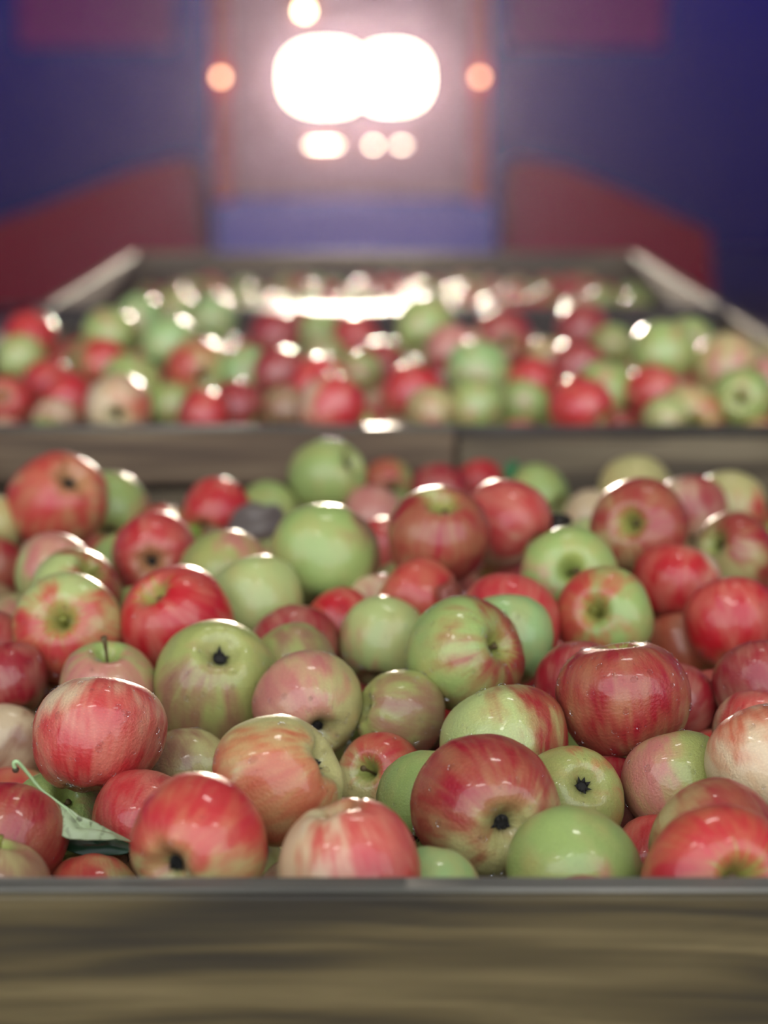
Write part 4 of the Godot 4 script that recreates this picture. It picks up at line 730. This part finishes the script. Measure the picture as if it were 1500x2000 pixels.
func calyx_mesh(tall: float) -> ArrayMesh:
	# dried sepals standing in the blossom end
	var st := SurfaceTool.new()
	st.begin(Mesh.PRIMITIVE_TRIANGLES)
	st.set_smooth_group(0)
	var y0 := -0.60 * tall
	for k in 7:
		var f := TAU * k / 7.0 + rng.randf_range(-.25, .25)
		var o := Vector3(cos(f), 0, sin(f))
		var s := Vector3(-sin(f), 0, cos(f))
		var tip := o * rng.randf_range(.0, .20) + Vector3(0, y0 - rng.randf_range(.11, .19), 0)
		var p0 := o * 0.10 + Vector3(0, y0 + .04, 0)
		var mid := o * 0.085 + Vector3(0, y0 - .07, 0)
		var ring0 := [p0 + s * .055, p0 + o * .02, p0 - s * .055, p0 - o * .02]
		var ring1 := [mid + s * .04, mid + o * .018, mid - s * .04, mid - o * .012]
		for q in 4:
			var q2 := (q + 1) % 4
			for v in [ring0[q], ring0[q2], ring1[q], ring0[q2], ring1[q2], ring1[q], ring1[q], ring1[q2], tip]:
				st.add_vertex(v)
	for k in 10:
		var a := TAU * k / 10.0
		var b := TAU * (k + 1) / 10.0
		for v in [Vector3(0, y0 - .09, 0), Vector3(cos(a) * .11, y0 - .03, sin(a) * .11), Vector3(cos(b) * .11, y0 - .03, sin(b) * .11)]:
			st.add_vertex(v)
	st.generate_normals()
	return st.commit()


func drops_mesh(shape: Dictionary, b: Basis, toward: Vector3, count: int, size: float) -> ArrayMesh:
	# little domes of water on the side that faces up and front
	var pts: PackedVector3Array = shape.pts
	var nor: PackedVector3Array = shape.nor
	var dirs: PackedVector3Array = shape.dirs
	var look := b.transposed() * toward
	var verts := PackedVector3Array()
	var norms := PackedVector3Array()
	var idx := PackedInt32Array()
	var made := 0
	for tries in count * 20:
		if made >= count:
			break
		var i := rng.randi_range(0, pts.size() - 1)
		var n := nor[i]
		var limb := n.dot(look)
		var on_top: float = (b * n).y
		if limb < -0.25 or absf(dirs[i].y) > 0.93 or rng.randf() > Vector2(dirs[i].x, dirs[i].z).length():
			continue
		if not (on_top > 0.55 and limb < 0.5) and rng.randf() < 0.55:
			continue
		made += 1
		var r := size * (0.55 + 1.9 * pow(rng.randf(), 3.5))
		var x := n.cross(Vector3(.2, .5, .84)).normalized()
		var y := n.cross(x)
		var squeeze := rng.randf_range(0.8, 1.25)
		var o := verts.size()
		for ring in 3:
			var e := [1.35, 0.85, 0.0][ring] as float
			for k in (7 if ring < 2 else 1):
				var f := TAU * k / 7.0
				var flat := (x * cos(f) * squeeze + y * sin(f) / squeeze) * sin(e)
				verts.append(pts[i] + n * (-0.15 * r) + (flat + n * cos(e) * 0.62) * r)
				norms.append((flat + n * cos(e) * 1.3).normalized())
		for k in 7:
			var k2 := (k + 1) % 7
			idx.append_array([o + k, o + k2, o + 7 + k, o + k2, o + 7 + k2, o + 7 + k, o + 7 + k, o + 7 + k2, o + 14])
	var arr := []
	arr.resize(Mesh.ARRAY_MAX)
	arr[Mesh.ARRAY_VERTEX] = verts
	arr[Mesh.ARRAY_NORMAL] = norms
	arr[Mesh.ARRAY_INDEX] = idx
	var mesh := ArrayMesh.new()
	mesh.add_surface_from_arrays(Mesh.PRIMITIVE_TRIANGLES, arr)
	return mesh


func build_apple(shape: Dictionary, skin: Material, c: Vector3, r: float, axis: Vector3, blush: Vector3, g: String, red: String, cover: float, label: String, group: String) -> Dictionary:
	centres.append(c)
	var o := thing("apple", label, "apple", c - Vector3(0, r, 0), group)
	var b := turned(axis)
	var mesh := painted(shape, b, blush, ground[g], blush_red[red], cover)
	part("flesh", mesh, skin, o, Vector3(0, r, 0), b.scaled(Vector3.ONE * r))
	return {"node": o, "basis": b}


func near_apple(c: Vector3, r: float, axis: Vector3, blush: Vector3, g: String, red: String, cover: float, stem_side: int, drops: int, label: String, group: String) -> void:
	apple_count += 1
	var shape: Dictionary = shapes_near[apple_count % shapes_near.size()]
	var a := build_apple(shape, M.skin, c, r, axis, blush, g, red, cover, label, group)
	var b: Basis = a.basis
	var long := rng.randf_range(.16, .30)
	var brown := rng.randf() < 0.5
	if label.contains("upright brown stem"):
		long = 0.80
		brown = true
	elif label.contains("long leaning stem"):
		long = 0.72
		brown = true
	elif label.contains("thin stem") or label.contains("stubby"):
		long = 0.5
		brown = false
	var fit := b.scaled(Vector3.ONE * r)
	part("stem", stem_mesh(long), M.stem if brown else M.green_stem, a.node, Vector3(0, r, 0), fit)
	part("calyx", calyx_mesh(shape.tall), M.calyx, a.node, Vector3(0, r, 0), fit)
	if drops > 0:
		var d := part("water_drops", drops_mesh(shape, b, (Vector3(0, 1.5, 0) - c).normalized(), drops * 2, 0.0010 / r), M.water, a.node, Vector3(0, r, 0), fit)
		d.set_meta("kind", "stuff")


func far_apple(c: Vector3, r: float, axis: Vector3, blush: Vector3, g: String, red: String, cover: float, stem_side: int, label: String, group: String) -> void:
	apple_count += 1
	var shape: Dictionary = shapes_far[apple_count % shapes_far.size()]
	var a := build_apple(shape, M.far_skin, c, r, axis, blush, g, red, cover, label, group)
	var b: Basis = a.basis
	var fit := b.scaled(Vector3.ONE * r)
	if stem_side == 1:
		part("stem", stem_mesh(.3), M.stem, a.node, Vector3(0, r, 0), fit)
	else:
		part("calyx", calyx_mesh(shape.tall), M.calyx, a.node, Vector3(0, r, 0), fit)


func buried_apple(c: Vector3, r: float, axis: Vector3, blush: Vector3, g: String, red: String, cover: float, label: String) -> void:
	build_apple(shapes_far[rng.randi() % 3], M.far_skin, c, r, axis, blush, g, red, cover, label, "apples buried in the front bin")


func buried_far_apple(c: Vector3, r: float, axis: Vector3, blush: Vector3, g: String, red: String, cover: float, label: String) -> void:
	build_apple(shapes_small[rng.randi() % 3], M.far_skin, c, r, axis, blush, g, red, cover, label, "apples buried in the second bin")


func apple_heap(front: float, which: String) -> void:
	# the uncounted apples below and beside the ones in view, which carry the top layer
	var mesh := painted(shapes_small[0], Basis(), Vector3.UP, Color(.95, .95, .9), Color(.9, .7, .6), -0.4)
	var placed := []
	var tints := []
	var some := [ground.g, ground.y, blush_red.C, blush_red.R, blush_red.D, ground.o, blush_red.O]
	for layer in 3:
		var y: float = 0.755 - [0.032, 0.098, 0.158][layer]
		for i in 17:
			for j in 17:
				var p := Vector3(-0.536 + i * 0.067 + rng.randf_range(-.008, .008), y + rng.randf_range(-.010, .010), front - 0.068 - j * 0.0675 + rng.randf_range(-.008, .008))
				var beside := absf(p.x) > 0.2005 * (absf(p.z) + 0.06) + 0.05
				if layer == 0 and not beside:
					continue
				var r := rng.randf_range(.031, .035)
				if absf(p.x) > 0.572 - r:
					p.x = signf(p.x) * (0.572 - r)
				var free := true
				for c in centres:
					if p.distance_to(c) < r + 0.031:
						free = false
						break
				if free:
					var b := Basis.from_euler(Vector3(rng.randf_range(-1.2, 1.2), rng.randf_range(0, TAU), rng.randf_range(-1.2, 1.2)))
					placed.append(Transform3D(b.scaled(Vector3.ONE * r), p))
					tints.append(some[rng.randi() % some.size()])
	var mm := MultiMesh.new()
	mm.transform_format = MultiMesh.TRANSFORM_3D
	mm.use_colors = true
	mm.mesh = mesh
	mm.instance_count = placed.size()
	for i in placed.size():
		mm.set_instance_transform(i, placed[i])
		mm.set_instance_color(i, tints[i])
	var o := MultiMeshInstance3D.new()
	o.name = numbered("apple_heap")
	o.multimesh = mm
	o.material_override = M.far_skin
	o.set_meta("kind", "stuff")
	tag(o, "uncounted red and green apples buried under the top layer of the %s bin" % which, "apples")
	add_child(o, true)


func third_apple(c: Vector3, r: float, axis: Vector3, blush: Vector3, g: String, red: String, cover: float, label: String) -> void:
	build_apple(shapes_small[rng.randi() % 3], M.far_skin, c, r, axis, blush, g, red, cover, label, "apples in the third bin")


# ---------------- leaves ----------------
func sheet(outline: Array, centre: Vector3, bulge: float, thick: float) -> ArrayMesh:
	# a thin leaf with two faces and an edge, bulged between its rim and its centre
	var n := outline.size()
	var rim := []
	for i in n:
		for s in 4:
			rim.append((outline[i] as Vector3).cubic_interpolate(outline[(i + 1) % n], outline[(i + n - 1) % n], outline[(i + 2) % n], s / 4.0))
	var m := rim.size()
	var nrm := Vector3.ZERO
	for i in m:
		nrm += (rim[i] - centre).cross(rim[(i + 1) % m] - centre)
	nrm = nrm.normalized()
	if nrm.z < 0.0:
		nrm = -nrm
	var wav := FastNoiseLite.new()
	wav.seed = n
	wav.frequency = 45.0
	var st := SurfaceTool.new()
	st.begin(Mesh.PRIMITIVE_TRIANGLES)
	var rings := 7
	var at := func(k: int, i: int, side: float) -> Vector3:
		var t := float(k) / rings
		var p: Vector3 = centre.lerp(rim[i % m], t)
		var lift := bulge * sin(t * PI) + 0.0022 * wav.get_noise_3dv(p)
		return p + nrm * (lift + side * thick * 0.5)
	for side in [1.0, -1.0]:
		st.set_smooth_group(0 if side > 0.0 else 1)
		for k in rings:
			for i in m:
				var a: Vector3 = at.call(k, i, side)
				var b: Vector3 = at.call(k, i + 1, side)
				var c: Vector3 = at.call(k + 1, i, side)
				var d: Vector3 = at.call(k + 1, i + 1, side)
				var tri := [a, c, d, a, d, b] if side > 0.0 else [a, d, c, a, b, d]
				for v in tri:
					st.add_vertex(v)
	st.set_smooth_group(2)
	for i in m:
		var a: Vector3 = at.call(rings, i, 1.0)
		var b: Vector3 = at.call(rings, i + 1, 1.0)
		var c: Vector3 = at.call(rings, i, -1.0)
		var d: Vector3 = at.call(rings, i + 1, -1.0)
		for v in [a, c, d, a, d, b]:
			st.add_vertex(v)
	st.generate_normals()
	return st.commit()


func flat_leaf(called: String, label: String, outline: Array, centre: Vector3, bulge: float, color: Color) -> void:
	var base: Vector3 = centre
	var local := []
	for p in outline:
		local.append(p - base)
	var o := thing(called, label, "leaf", base)
	var m := plain(color, 0.45)
	m.backlight_enabled = true
	m.backlight = Color(.25, .25, .2)
	part("blade", sheet(local, Vector3.ZERO, bulge, 0.0006), m, o)
	var far: Vector3 = local[int(local.size() / 2.0)]
	var pts := []
	for i in 5:
		pts.append((local[0] as Vector3).lerp(far, i / 4.0) * (1.0 - 0.25 * sin(i / 4.0 * PI)) + Vector3(0, 0, bulge * sin(i / 4.0 * PI)))
	part("midrib", tube(pts, [.0007, .0007, .0006, .0005, .0003], 6), plain(color.lerp(Color(.6, .6, .4), 0.3), 0.6), o)


func curled_leaf(outline: Array, centre: Vector3, stalk: Array) -> void:
	var o := thing("curled_leaf", "pale grey green curled leaf with long thin stalk at lower left between red apples", "leaf", centre)
	var local := []
	for p in outline:
		local.append(p - centre)
	part("blade", sheet(local, Vector3.ZERO, 0.003, 0.0006), M.leaf_under, o)
	var pts := []
	for i in stalk.size() - 1:
		for s in 4:
			pts.append((stalk[i] as Vector3).cubic_interpolate(stalk[i + 1], stalk[maxi(i - 1, 0)], stalk[mini(i + 2, stalk.size() - 1)], s / 4.0) - centre)
	pts.append(stalk[stalk.size() - 1] - centre)
	var rad := []
	for i in pts.size():
		rad.append(lerpf(0.0012, 0.0006, float(i) / (pts.size() - 1)))
	part("stalk", tube(pts, rad, 8), M.leaf_stalk, o)
	var butt := []
	for i in 3:
		butt.append((stalk[0] as Vector3) - centre + Vector3(0.0004, -0.0012 * i, 0))
	part("stalk_end", tube(butt, [.0017, .0019, .0012], 8), plain(Color(.22, .16, .08), .8), o)


# ---------------- bins ----------------
func board(size: Vector3, bevel := 0.003) -> ArrayMesh:
	# a plank with chamfered edges; u runs along its longest side, in metres
	var st := SurfaceTool.new()
	st.begin(Mesh.PRIMITIVE_TRIANGLES)
	st.set_smooth_group(-1)
	var h := size * 0.5
	var off := Vector2(rng.randf_range(.37, .63), rng.randf_range(.32, .68))
	var long := 0 if size.x >= size.y and size.x >= size.z else (2 if size.z >= size.y else 1)
	var faces := []
	var bv := minf(bevel, minf(h.x, minf(h.y, h.z)) * 0.6)
	for ax in 3:
		for sg in [1.0, -1.0]:
			var u := (ax + 1) % 3
			var v := (ax + 2) % 3
			var q := []
			for c in [[-1, -1], [1, -1], [1, 1], [-1, 1]]:
				var p := Vector3.ZERO
				p[ax] = h[ax] * sg
				p[u] = (h[u] - bv) * c[0]
				p[v] = (h[v] - bv) * c[1]
				q.append(p)
			faces.append([q, sg, ax])
	var emit := func(q: Array, n: Vector3) -> void:
		var order := [0, 1, 2, 0, 2, 3]
		if (q[1] - q[0]).cross(q[2] - q[0]).dot(n) > 0.0:
			order = [0, 2, 1, 0, 3, 2]
		for k in order:
			var p: Vector3 = q[k]
			var along := p[long]
			var across := p[(long + 1) % 3] + p[(long + 2) % 3]
			st.set_normal(n)
			st.set_uv(Vector2(along * 0.56, across * 4.0) + off)
			st.add_vertex(p)
	for f in faces:
		var n := Vector3.ZERO
		n[f[2]] = f[1]
		emit.call(f[0], n)
	for ax in 3:
		var u := (ax + 1) % 3
		var v := (ax + 2) % 3
		for su in [1.0, -1.0]:
			for sv in [1.0, -1.0]:
				var q := []
				for e in [-1.0, 1.0]:
					var p := Vector3.ZERO
					p[ax] = (h[ax] - bv) * e
					p[u] = h[u] * su
					p[v] = (h[v] - bv) * sv
					var p2 := p
					p2[u] = (h[u] - bv) * su
					p2[v] = h[v] * sv
					if e < 0.0:
						q.append(p)
						q.append(p2)
					else:
						q.append(p2)
						q.append(p)
				var n := Vector3.ZERO
				n[u] = su
				n[v] = sv
				emit.call(q, n.normalized())
	for sx in [1.0, -1.0]:
		for sy in [1.0, -1.0]:
			for sz in [1.0, -1.0]:
				var s := Vector3(sx, sy, sz)
				var q := []
				for ax in 3:
					var p := (h - Vector3.ONE * bv) * s
					p[ax] = h[ax] * s[ax]
					q.append(p)
				var nn := s.normalized()
				if (q[1] - q[0]).cross(q[2] - q[0]).dot(nn) > 0.0:
					q.reverse()
				for p in q:
					st.set_normal(nn)
					st.set_uv(Vector2(p[long] * 1.1, p[(long + 1) % 3] * 5.0) + off)
					st.add_vertex(p)
	return st.commit()


func wooden_bin(front: float, label: String, first: bool) -> void:
	var wide := 1.20
	var deep := 1.22
	var top := 0.755
	var th := 0.022
	var o := thing("wooden_bin", label, "bin", Vector3(0, 0, front - deep * 0.5), "wooden apple bins in a row")
	var zf := deep * 0.5
	var wall: Material = M.wood_wall
	# planks of the four sides, top row first
	var rows := [[0.0, 0.135], [0.141, 0.135], [0.282, 0.135], [0.423, 0.135], [0.564, 0.070]]
	for k in rows.size():
		var y: float = top - rows[k][0] - rows[k][1] * 0.5
		var hh: float = rows[k][1]
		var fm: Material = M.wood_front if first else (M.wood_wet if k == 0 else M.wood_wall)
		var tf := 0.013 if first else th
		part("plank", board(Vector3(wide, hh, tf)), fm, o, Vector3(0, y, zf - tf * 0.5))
		if first and k == 0:
			# the back wall: a narrow warm board on the left, a lower wider one set back on the right
			part("plank", board(Vector3(0.675, 0.058, th)), M.wood_warm, o, Vector3(-0.2625, top + 0.006 - 0.029, -zf + th * 0.5 + 0.006))
			part("plank", board(Vector3(0.675, 0.080, th)), M.wood_wall, o, Vector3(-0.2625, top - 0.061 - 0.040, -zf + th * 0.5))
			part("plank", board(Vector3(0.522, 0.135, th)), M.wood_wall, o, Vector3(0.339, top - 0.005 - 0.0675, -zf + th * 0.5 - 0.004))
		else:
			part("plank", board(Vector3(wide, hh, th)), M.wood_wet if k == 0 and front > -3.0 else wall, o, Vector3(0, y, -zf + th * 0.5))
		for s in [-1.0, 1.0]:
			part("plank", board(Vector3(th, hh, deep - th * 2.0 - 0.002)), M.wood_wall if k == 0 else wall, o, Vector3(s * (wide * 0.5 - th * 0.5), y, 0))
	if first:  # thin cap boards added, lamp light along the rims painted into their colour
		part("rim", board(Vector3(wide, 0.002, 0.014), 0.0006), M.wood_lit_rim, o, Vector3(0, top + 0.001, zf - 0.0065))
		part("rim", board(Vector3(0.675, 0.004, th + 0.002), 0.001), M.wood_lit_rim, o, Vector3(-0.2625, top + 0.008, -zf + th * 0.5 + 0.006))
	for sx in [-1.0, 1.0]:
		for sz in [-1.0, 1.0]:
			part("corner_post", board(Vector3(0.05, top - 0.14, 0.05)), wall, o, Vector3(sx * (wide * 0.5 - th - 0.026), (top - 0.14) * 0.5 + 0.11, sz * (zf - th - 0.026)))
	for k in 8:
		part("floor_plank", board(Vector3(wide - 0.05, 0.018, 0.138)), wall, o, Vector3(0, 0.112, -zf + 0.10 + k * 0.146))
	for s in [-1.0, 0.0, 1.0]:
		part("skid", board(Vector3(0.09, 0.10, deep)), wall, o, Vector3(s * 0.53, 0.05, 0))


# ---------------- hall ----------------
func box(size: Vector3) -> BoxMesh:
	var b := BoxMesh.new()
	b.size = size
	return b


func hall() -> void:
	var floor_m := plain(Color(.20, .19, .26), 0.6)
	var blue := plain(Color(.16, .18, .52), 0.65)
	var back := dull(Color(.06, .08, .38))
	structure("floor", box(Vector3(9.6, 0.2, 16.2)), floor_m, Vector3(0, -0.1, -6.9))
	structure("floor", box(Vector3(30, 0.2, 16)), plain(Color(.55, .54, .52), .9), Vector3(0, -0.11, 9.2))
	structure("ceiling", box(Vector3(9.6, 0.2, 16.2)), plain(Color(.24, .23, .28), .9), Vector3(0, 4.3, -6.9))
	structure("wall_left", box(Vector3(0.2, 4.2, 16.2)), blue, Vector3(-4.7, 2.1, -6.9))
	structure("wall_right", box(Vector3(0.2, 4.2, 16.2)), blue, Vector3(4.7, 2.1, -6.9))
	structure("wall_back", box(Vector3(9.6, 4.2, 0.2)), back, Vector3(0, 2.1, -14.9))
	# lamps under the ceiling, above the bins and behind the camera
	for p in [Vector3(-1.9, 3.6, 0.5), Vector3(-0.9, 3.6, 1.0), Vector3(0.3, 3.6, -2.0), Vector3(1.7, 3.6, 0.8)]:
		var places := ["left above the front bin", "left behind the front bin", "in the middle over the second bin", "right behind the front bin"]
		var k: int = taken.get("ceiling_lamp", 0)
		var o := thing("ceiling_lamp", "white strip lamp under the ceiling, " + places[k], "lamp", p + Vector3(0, 0.0, 0), "ceiling lamps")
		part("housing", board(Vector3(0.66, 0.08, 0.20), 0.01), plain(Color(.7, .7, .7), .5), o, Vector3(0, 0.56, 0))
		part("rod", box(Vector3(0.02, 0.05, 0.02)), plain(Color(.5, .5, .5), .5), o, Vector3(0, 0.595, 0))
		part("diffuser", board(Vector3(0.60, 0.02, 0.15), 0.005), glow(Color(1, .98, .95), 2.0), o, Vector3(0, 0.51, 0))
		var l := AreaLight3D.new()
		l.name = "lamp_light"
		l.area_size = Vector2(0.60, 0.15)
		l.light_energy = 1.0
		l.light_color = Color(1, .98, .95)
		l.area_range = 30.0
		l.shadow_enabled = true
		l.position = Vector3(0, 0.49, 0)
		l.rotation.x = -PI / 2
		o.add_child(l)
	# unseen blue lamps, added to tint the back wall and the haze
	for q in [[Vector3(-2.4, 3.6, -12.6), Color(.16, .20, 1.0), 5.5, "added unseen blue lamp tinting the back wall, left of the vehicle"], [Vector3(2.6, 3.6, -12.6), Color(.14, .22, 1.0), 5.5, "added unseen blue lamp tinting the back wall, right of the vehicle"]]:
		var o := thing("added_blue_lamp", q[3], "lamp", q[0], "added blue lamps by the back wall")
		o.rotation.x = 0.9
		part("housing", board(Vector3(1.6, 0.08, 0.20), 0.01), plain(Color(.3, .3, .3), .8), o, Vector3(0, 0.06, 0))
		part("diffuser", board(Vector3(1.5, 0.02, 0.15), 0.005), glow(q[1], 1.0), o, Vector3(0, 0.01, 0))
		part("bracket", box(Vector3(0.04, 0.62, 0.04)), plain(Color(.3, .3, .3), .8), o, Vector3(0, 0.36, 0.02), Basis(Vector3.RIGHT, -0.5))
		var l := AreaLight3D.new()
		l.name = "lamp_light"
		l.area_size = Vector2(1.5, 0.15)
		l.light_energy = q[2]
		l.light_color = q[1]
		l.area_range = 30.0
		l.shadow_enabled = true
		l.position = Vector3(0, -0.01, 0)
		l.rotation.x = -PI / 2
		o.add_child(l)


func lens_mesh(w: float, h: float, d: float) -> ArrayMesh:
	# a rounded lamp face, domed towards the front
	var st := SurfaceTool.new()
	st.begin(Mesh.PRIMITIVE_TRIANGLES)
	st.set_smooth_group(0)
	var n := 40
	var ring := func(k: int, i: int) -> Vector3:
		var f := TAU * i / n
		var c := cos(f)
		var s := sin(f)
		var e := 0.78
		var p := Vector2(signf(c) * pow(absf(c), e) * w * 0.5, signf(s) * pow(absf(s), e) * h * 0.5)
		var t: float = [0.0, 0.5, 0.85, 1.0, 1.0][k]
		var z: float = [d, d * 0.9, d * 0.6, 0.0, -d * 2.0][k]
		return Vector3(p.x * t, p.y * t, z)
	for k in 4:
		for i in n:
			for v in [ring.call(k, i), ring.call(k + 1, i + 1), ring.call(k + 1, i), ring.call(k, i), ring.call(k, i + 1), ring.call(k + 1, i + 1)]:
				st.add_vertex(v)
	st.generate_normals()
	return st.commit()


func vehicle() -> void:
	var z := -10.0
	var o := thing("work_vehicle", "blurred work vehicle with two dazzling headlamps and orange corner posts facing the bins", "vehicle", Vector3(-0.17, 0, z))
	var grey := dull(Color(.62, .47, .46))  # mauve tint puts the warm halo of the headlamps into the body colour
	var blue := plain(Color(.22, .25, .62), 0.5)
	var orange := dull(Color(.66, .25, .16))
	var dark := plain(Color(.06, .06, .07), 0.8)
	part("body", board(Vector3(1.30, 1.25, 1.4), 0.04), grey, o, Vector3(0, 1.22, -0.75))
	part("cab_roof", board(Vector3(1.40, 0.10, 1.5), 0.03), grey, o, Vector3(0, 1.95, -0.75))
	part("bumper", board(Vector3(1.45, 0.30, 0.16), 0.03), blue, o, Vector3(0.02, 0.47, -0.02))
	for s in [-1.0, 1.0]:
		part("post", board(Vector3(0.09, 1.30, 0.09), 0.01), orange, o, Vector3(s * 0.655, 1.25, 0.02))
		part("marker_lamp", lens_mesh(0.035, 0.035, 0.01), glow(Color(1.0, .82, .64), 8.0 if s < 0 else 5.5), o, Vector3(s * 0.655, 1.225, 0.075))
		var am := OmniLight3D.new()
		am.name = "marker_light"
		am.light_color = Color(1, .5, .2)
		am.light_energy = 0.006
		am.light_size = 0.02
		am.omni_range = 20.0
		am.shadow_enabled = true
		am.position = Vector3(s * 0.655, 1.225, 0.11)
		o.add_child(am, true)
		part("wheel", tube([Vector3(s * 0.42, .30, -.35), Vector3(s * 0.46, .30, -.35), Vector3(s * 0.62, .30, -.35), Vector3(s * 0.66, .30, -.35)], [.26, .30, .30, .26], 28), dark, o)
	for L in [[-0.128, 0.43, 0.345], [0.212, 0.37, 0.325]]:
		part("headlamp_housing", lens_mesh(L[1] + 0.02, L[2] + 0.02, 0.02), dark, o, Vector3(L[0], 1.222, -0.01))
		part("headlamp_lens", lens_mesh(L[1], L[2], 0.03), glow(Color(1.0, .91, .76), 9.0), o, Vector3(L[0], 1.222, 0.02))
		var l := AreaLight3D.new()
		l.name = "headlamp_light"
		l.area_size = Vector2(L[1], L[2])
		l.light_energy = 23.0
		l.light_color = Color(1.0, .93, .84)
		l.area_range = 40.0
		l.shadow_enabled = true
		l.position = Vector3(L[0], 1.222, 0.09)
		l.rotation.y = PI
		o.add_child(l, true)
	for L in [[-0.14, 0.15, 14.0], [0.115, 0.03, 14.0], [0.26, 0.045, 9.0]]:
		part("small_lamp", lens_mesh(L[1], 0.018, 0.006), glow(Color(1.0, .93, .80), L[2]), o, Vector3(L[0], 0.885, -0.03))
	part("roof_lamp", lens_mesh(0.045, 0.045, 0.01), glow(Color(1.0, .88, .66), 22.0), o, Vector3(-0.235, 1.555, -0.03))


func extruded(shape: Array, deep: float) -> ArrayMesh:
	var st := SurfaceTool.new()
	st.begin(Mesh.PRIMITIVE_TRIANGLES)
	st.set_smooth_group(-1)
	var n := shape.size()
	var mid := Vector2.ZERO
	for p in shape:
		mid += p / n
	for i in n:
		var a: Vector2 = shape[i]
		var b: Vector2 = shape[(i + 1) % n]
		var z := deep * 0.5
		for v in [Vector3(mid.x, mid.y, z), Vector3(a.x, a.y, z), Vector3(b.x, b.y, z), Vector3(mid.x, mid.y, -z), Vector3(b.x, b.y, -z), Vector3(a.x, a.y, -z), Vector3(a.x, a.y, z), Vector3(a.x, a.y, -z), Vector3(b.x, b.y, z), Vector3(b.x, b.y, z), Vector3(a.x, a.y, -z), Vector3(b.x, b.y, -z)]:
			st.add_vertex(v)
	st.generate_normals()
	return st.commit()


func far_things() -> void:
	var red := dull(Color(.60, .04, .17))
	var mag := dull(Color(.60, .05, .52))
	for s in ["left", "right"]:
		var shape: Array = [Vector2(-2.45, 0), Vector2(-2.40, .36), Vector2(-1.9, .52), Vector2(-1.35, .73), Vector2(-1.12, .79), Vector2(-1.02, .74), Vector2(-1.0, 0)]
		if s == "right":
			shape = [Vector2(.66, 0), Vector2(.68, .74), Vector2(.78, .79), Vector2(1.0, .74), Vector2(1.4, .57), Vector2(1.78, .40), Vector2(1.82, 0)]
		var o := thing("tarpaulin", "blurred red tarpaulin over a sloping pile on the %s of the work vehicle" % s, "tarpaulin", Vector3(0, 0, -10.9), "red tarpaulins beside the vehicle")
		part("cover", extruded(shape, 0.7), red, o)
		var edge := []
		for p in shape:
			edge.append(Vector3(p.x, p.y, 0.36))
		part("hem", tube(edge.slice(1, -1), [.012, .012, .012, .012, .012], 6), red, o)
	for s in [[-1.68, "left"], [1.18, "right"]]:
		var o := thing("hanging_sheet", "blurred magenta sheet hanging high on the %s behind the vehicle" % s[1], "sheet", Vector3(s[0], 1.42, -11.5), "hanging sheets")
		part("sheet", board(Vector3(0.9, 1.2, 0.03), 0.01), mag, o, Vector3(0, 0.6, 0))
		part("pole", box(Vector3(1.0, 0.04, 0.04)), plain(Color(.3, .3, .3), .6), o, Vector3(0, 1.22, 0))
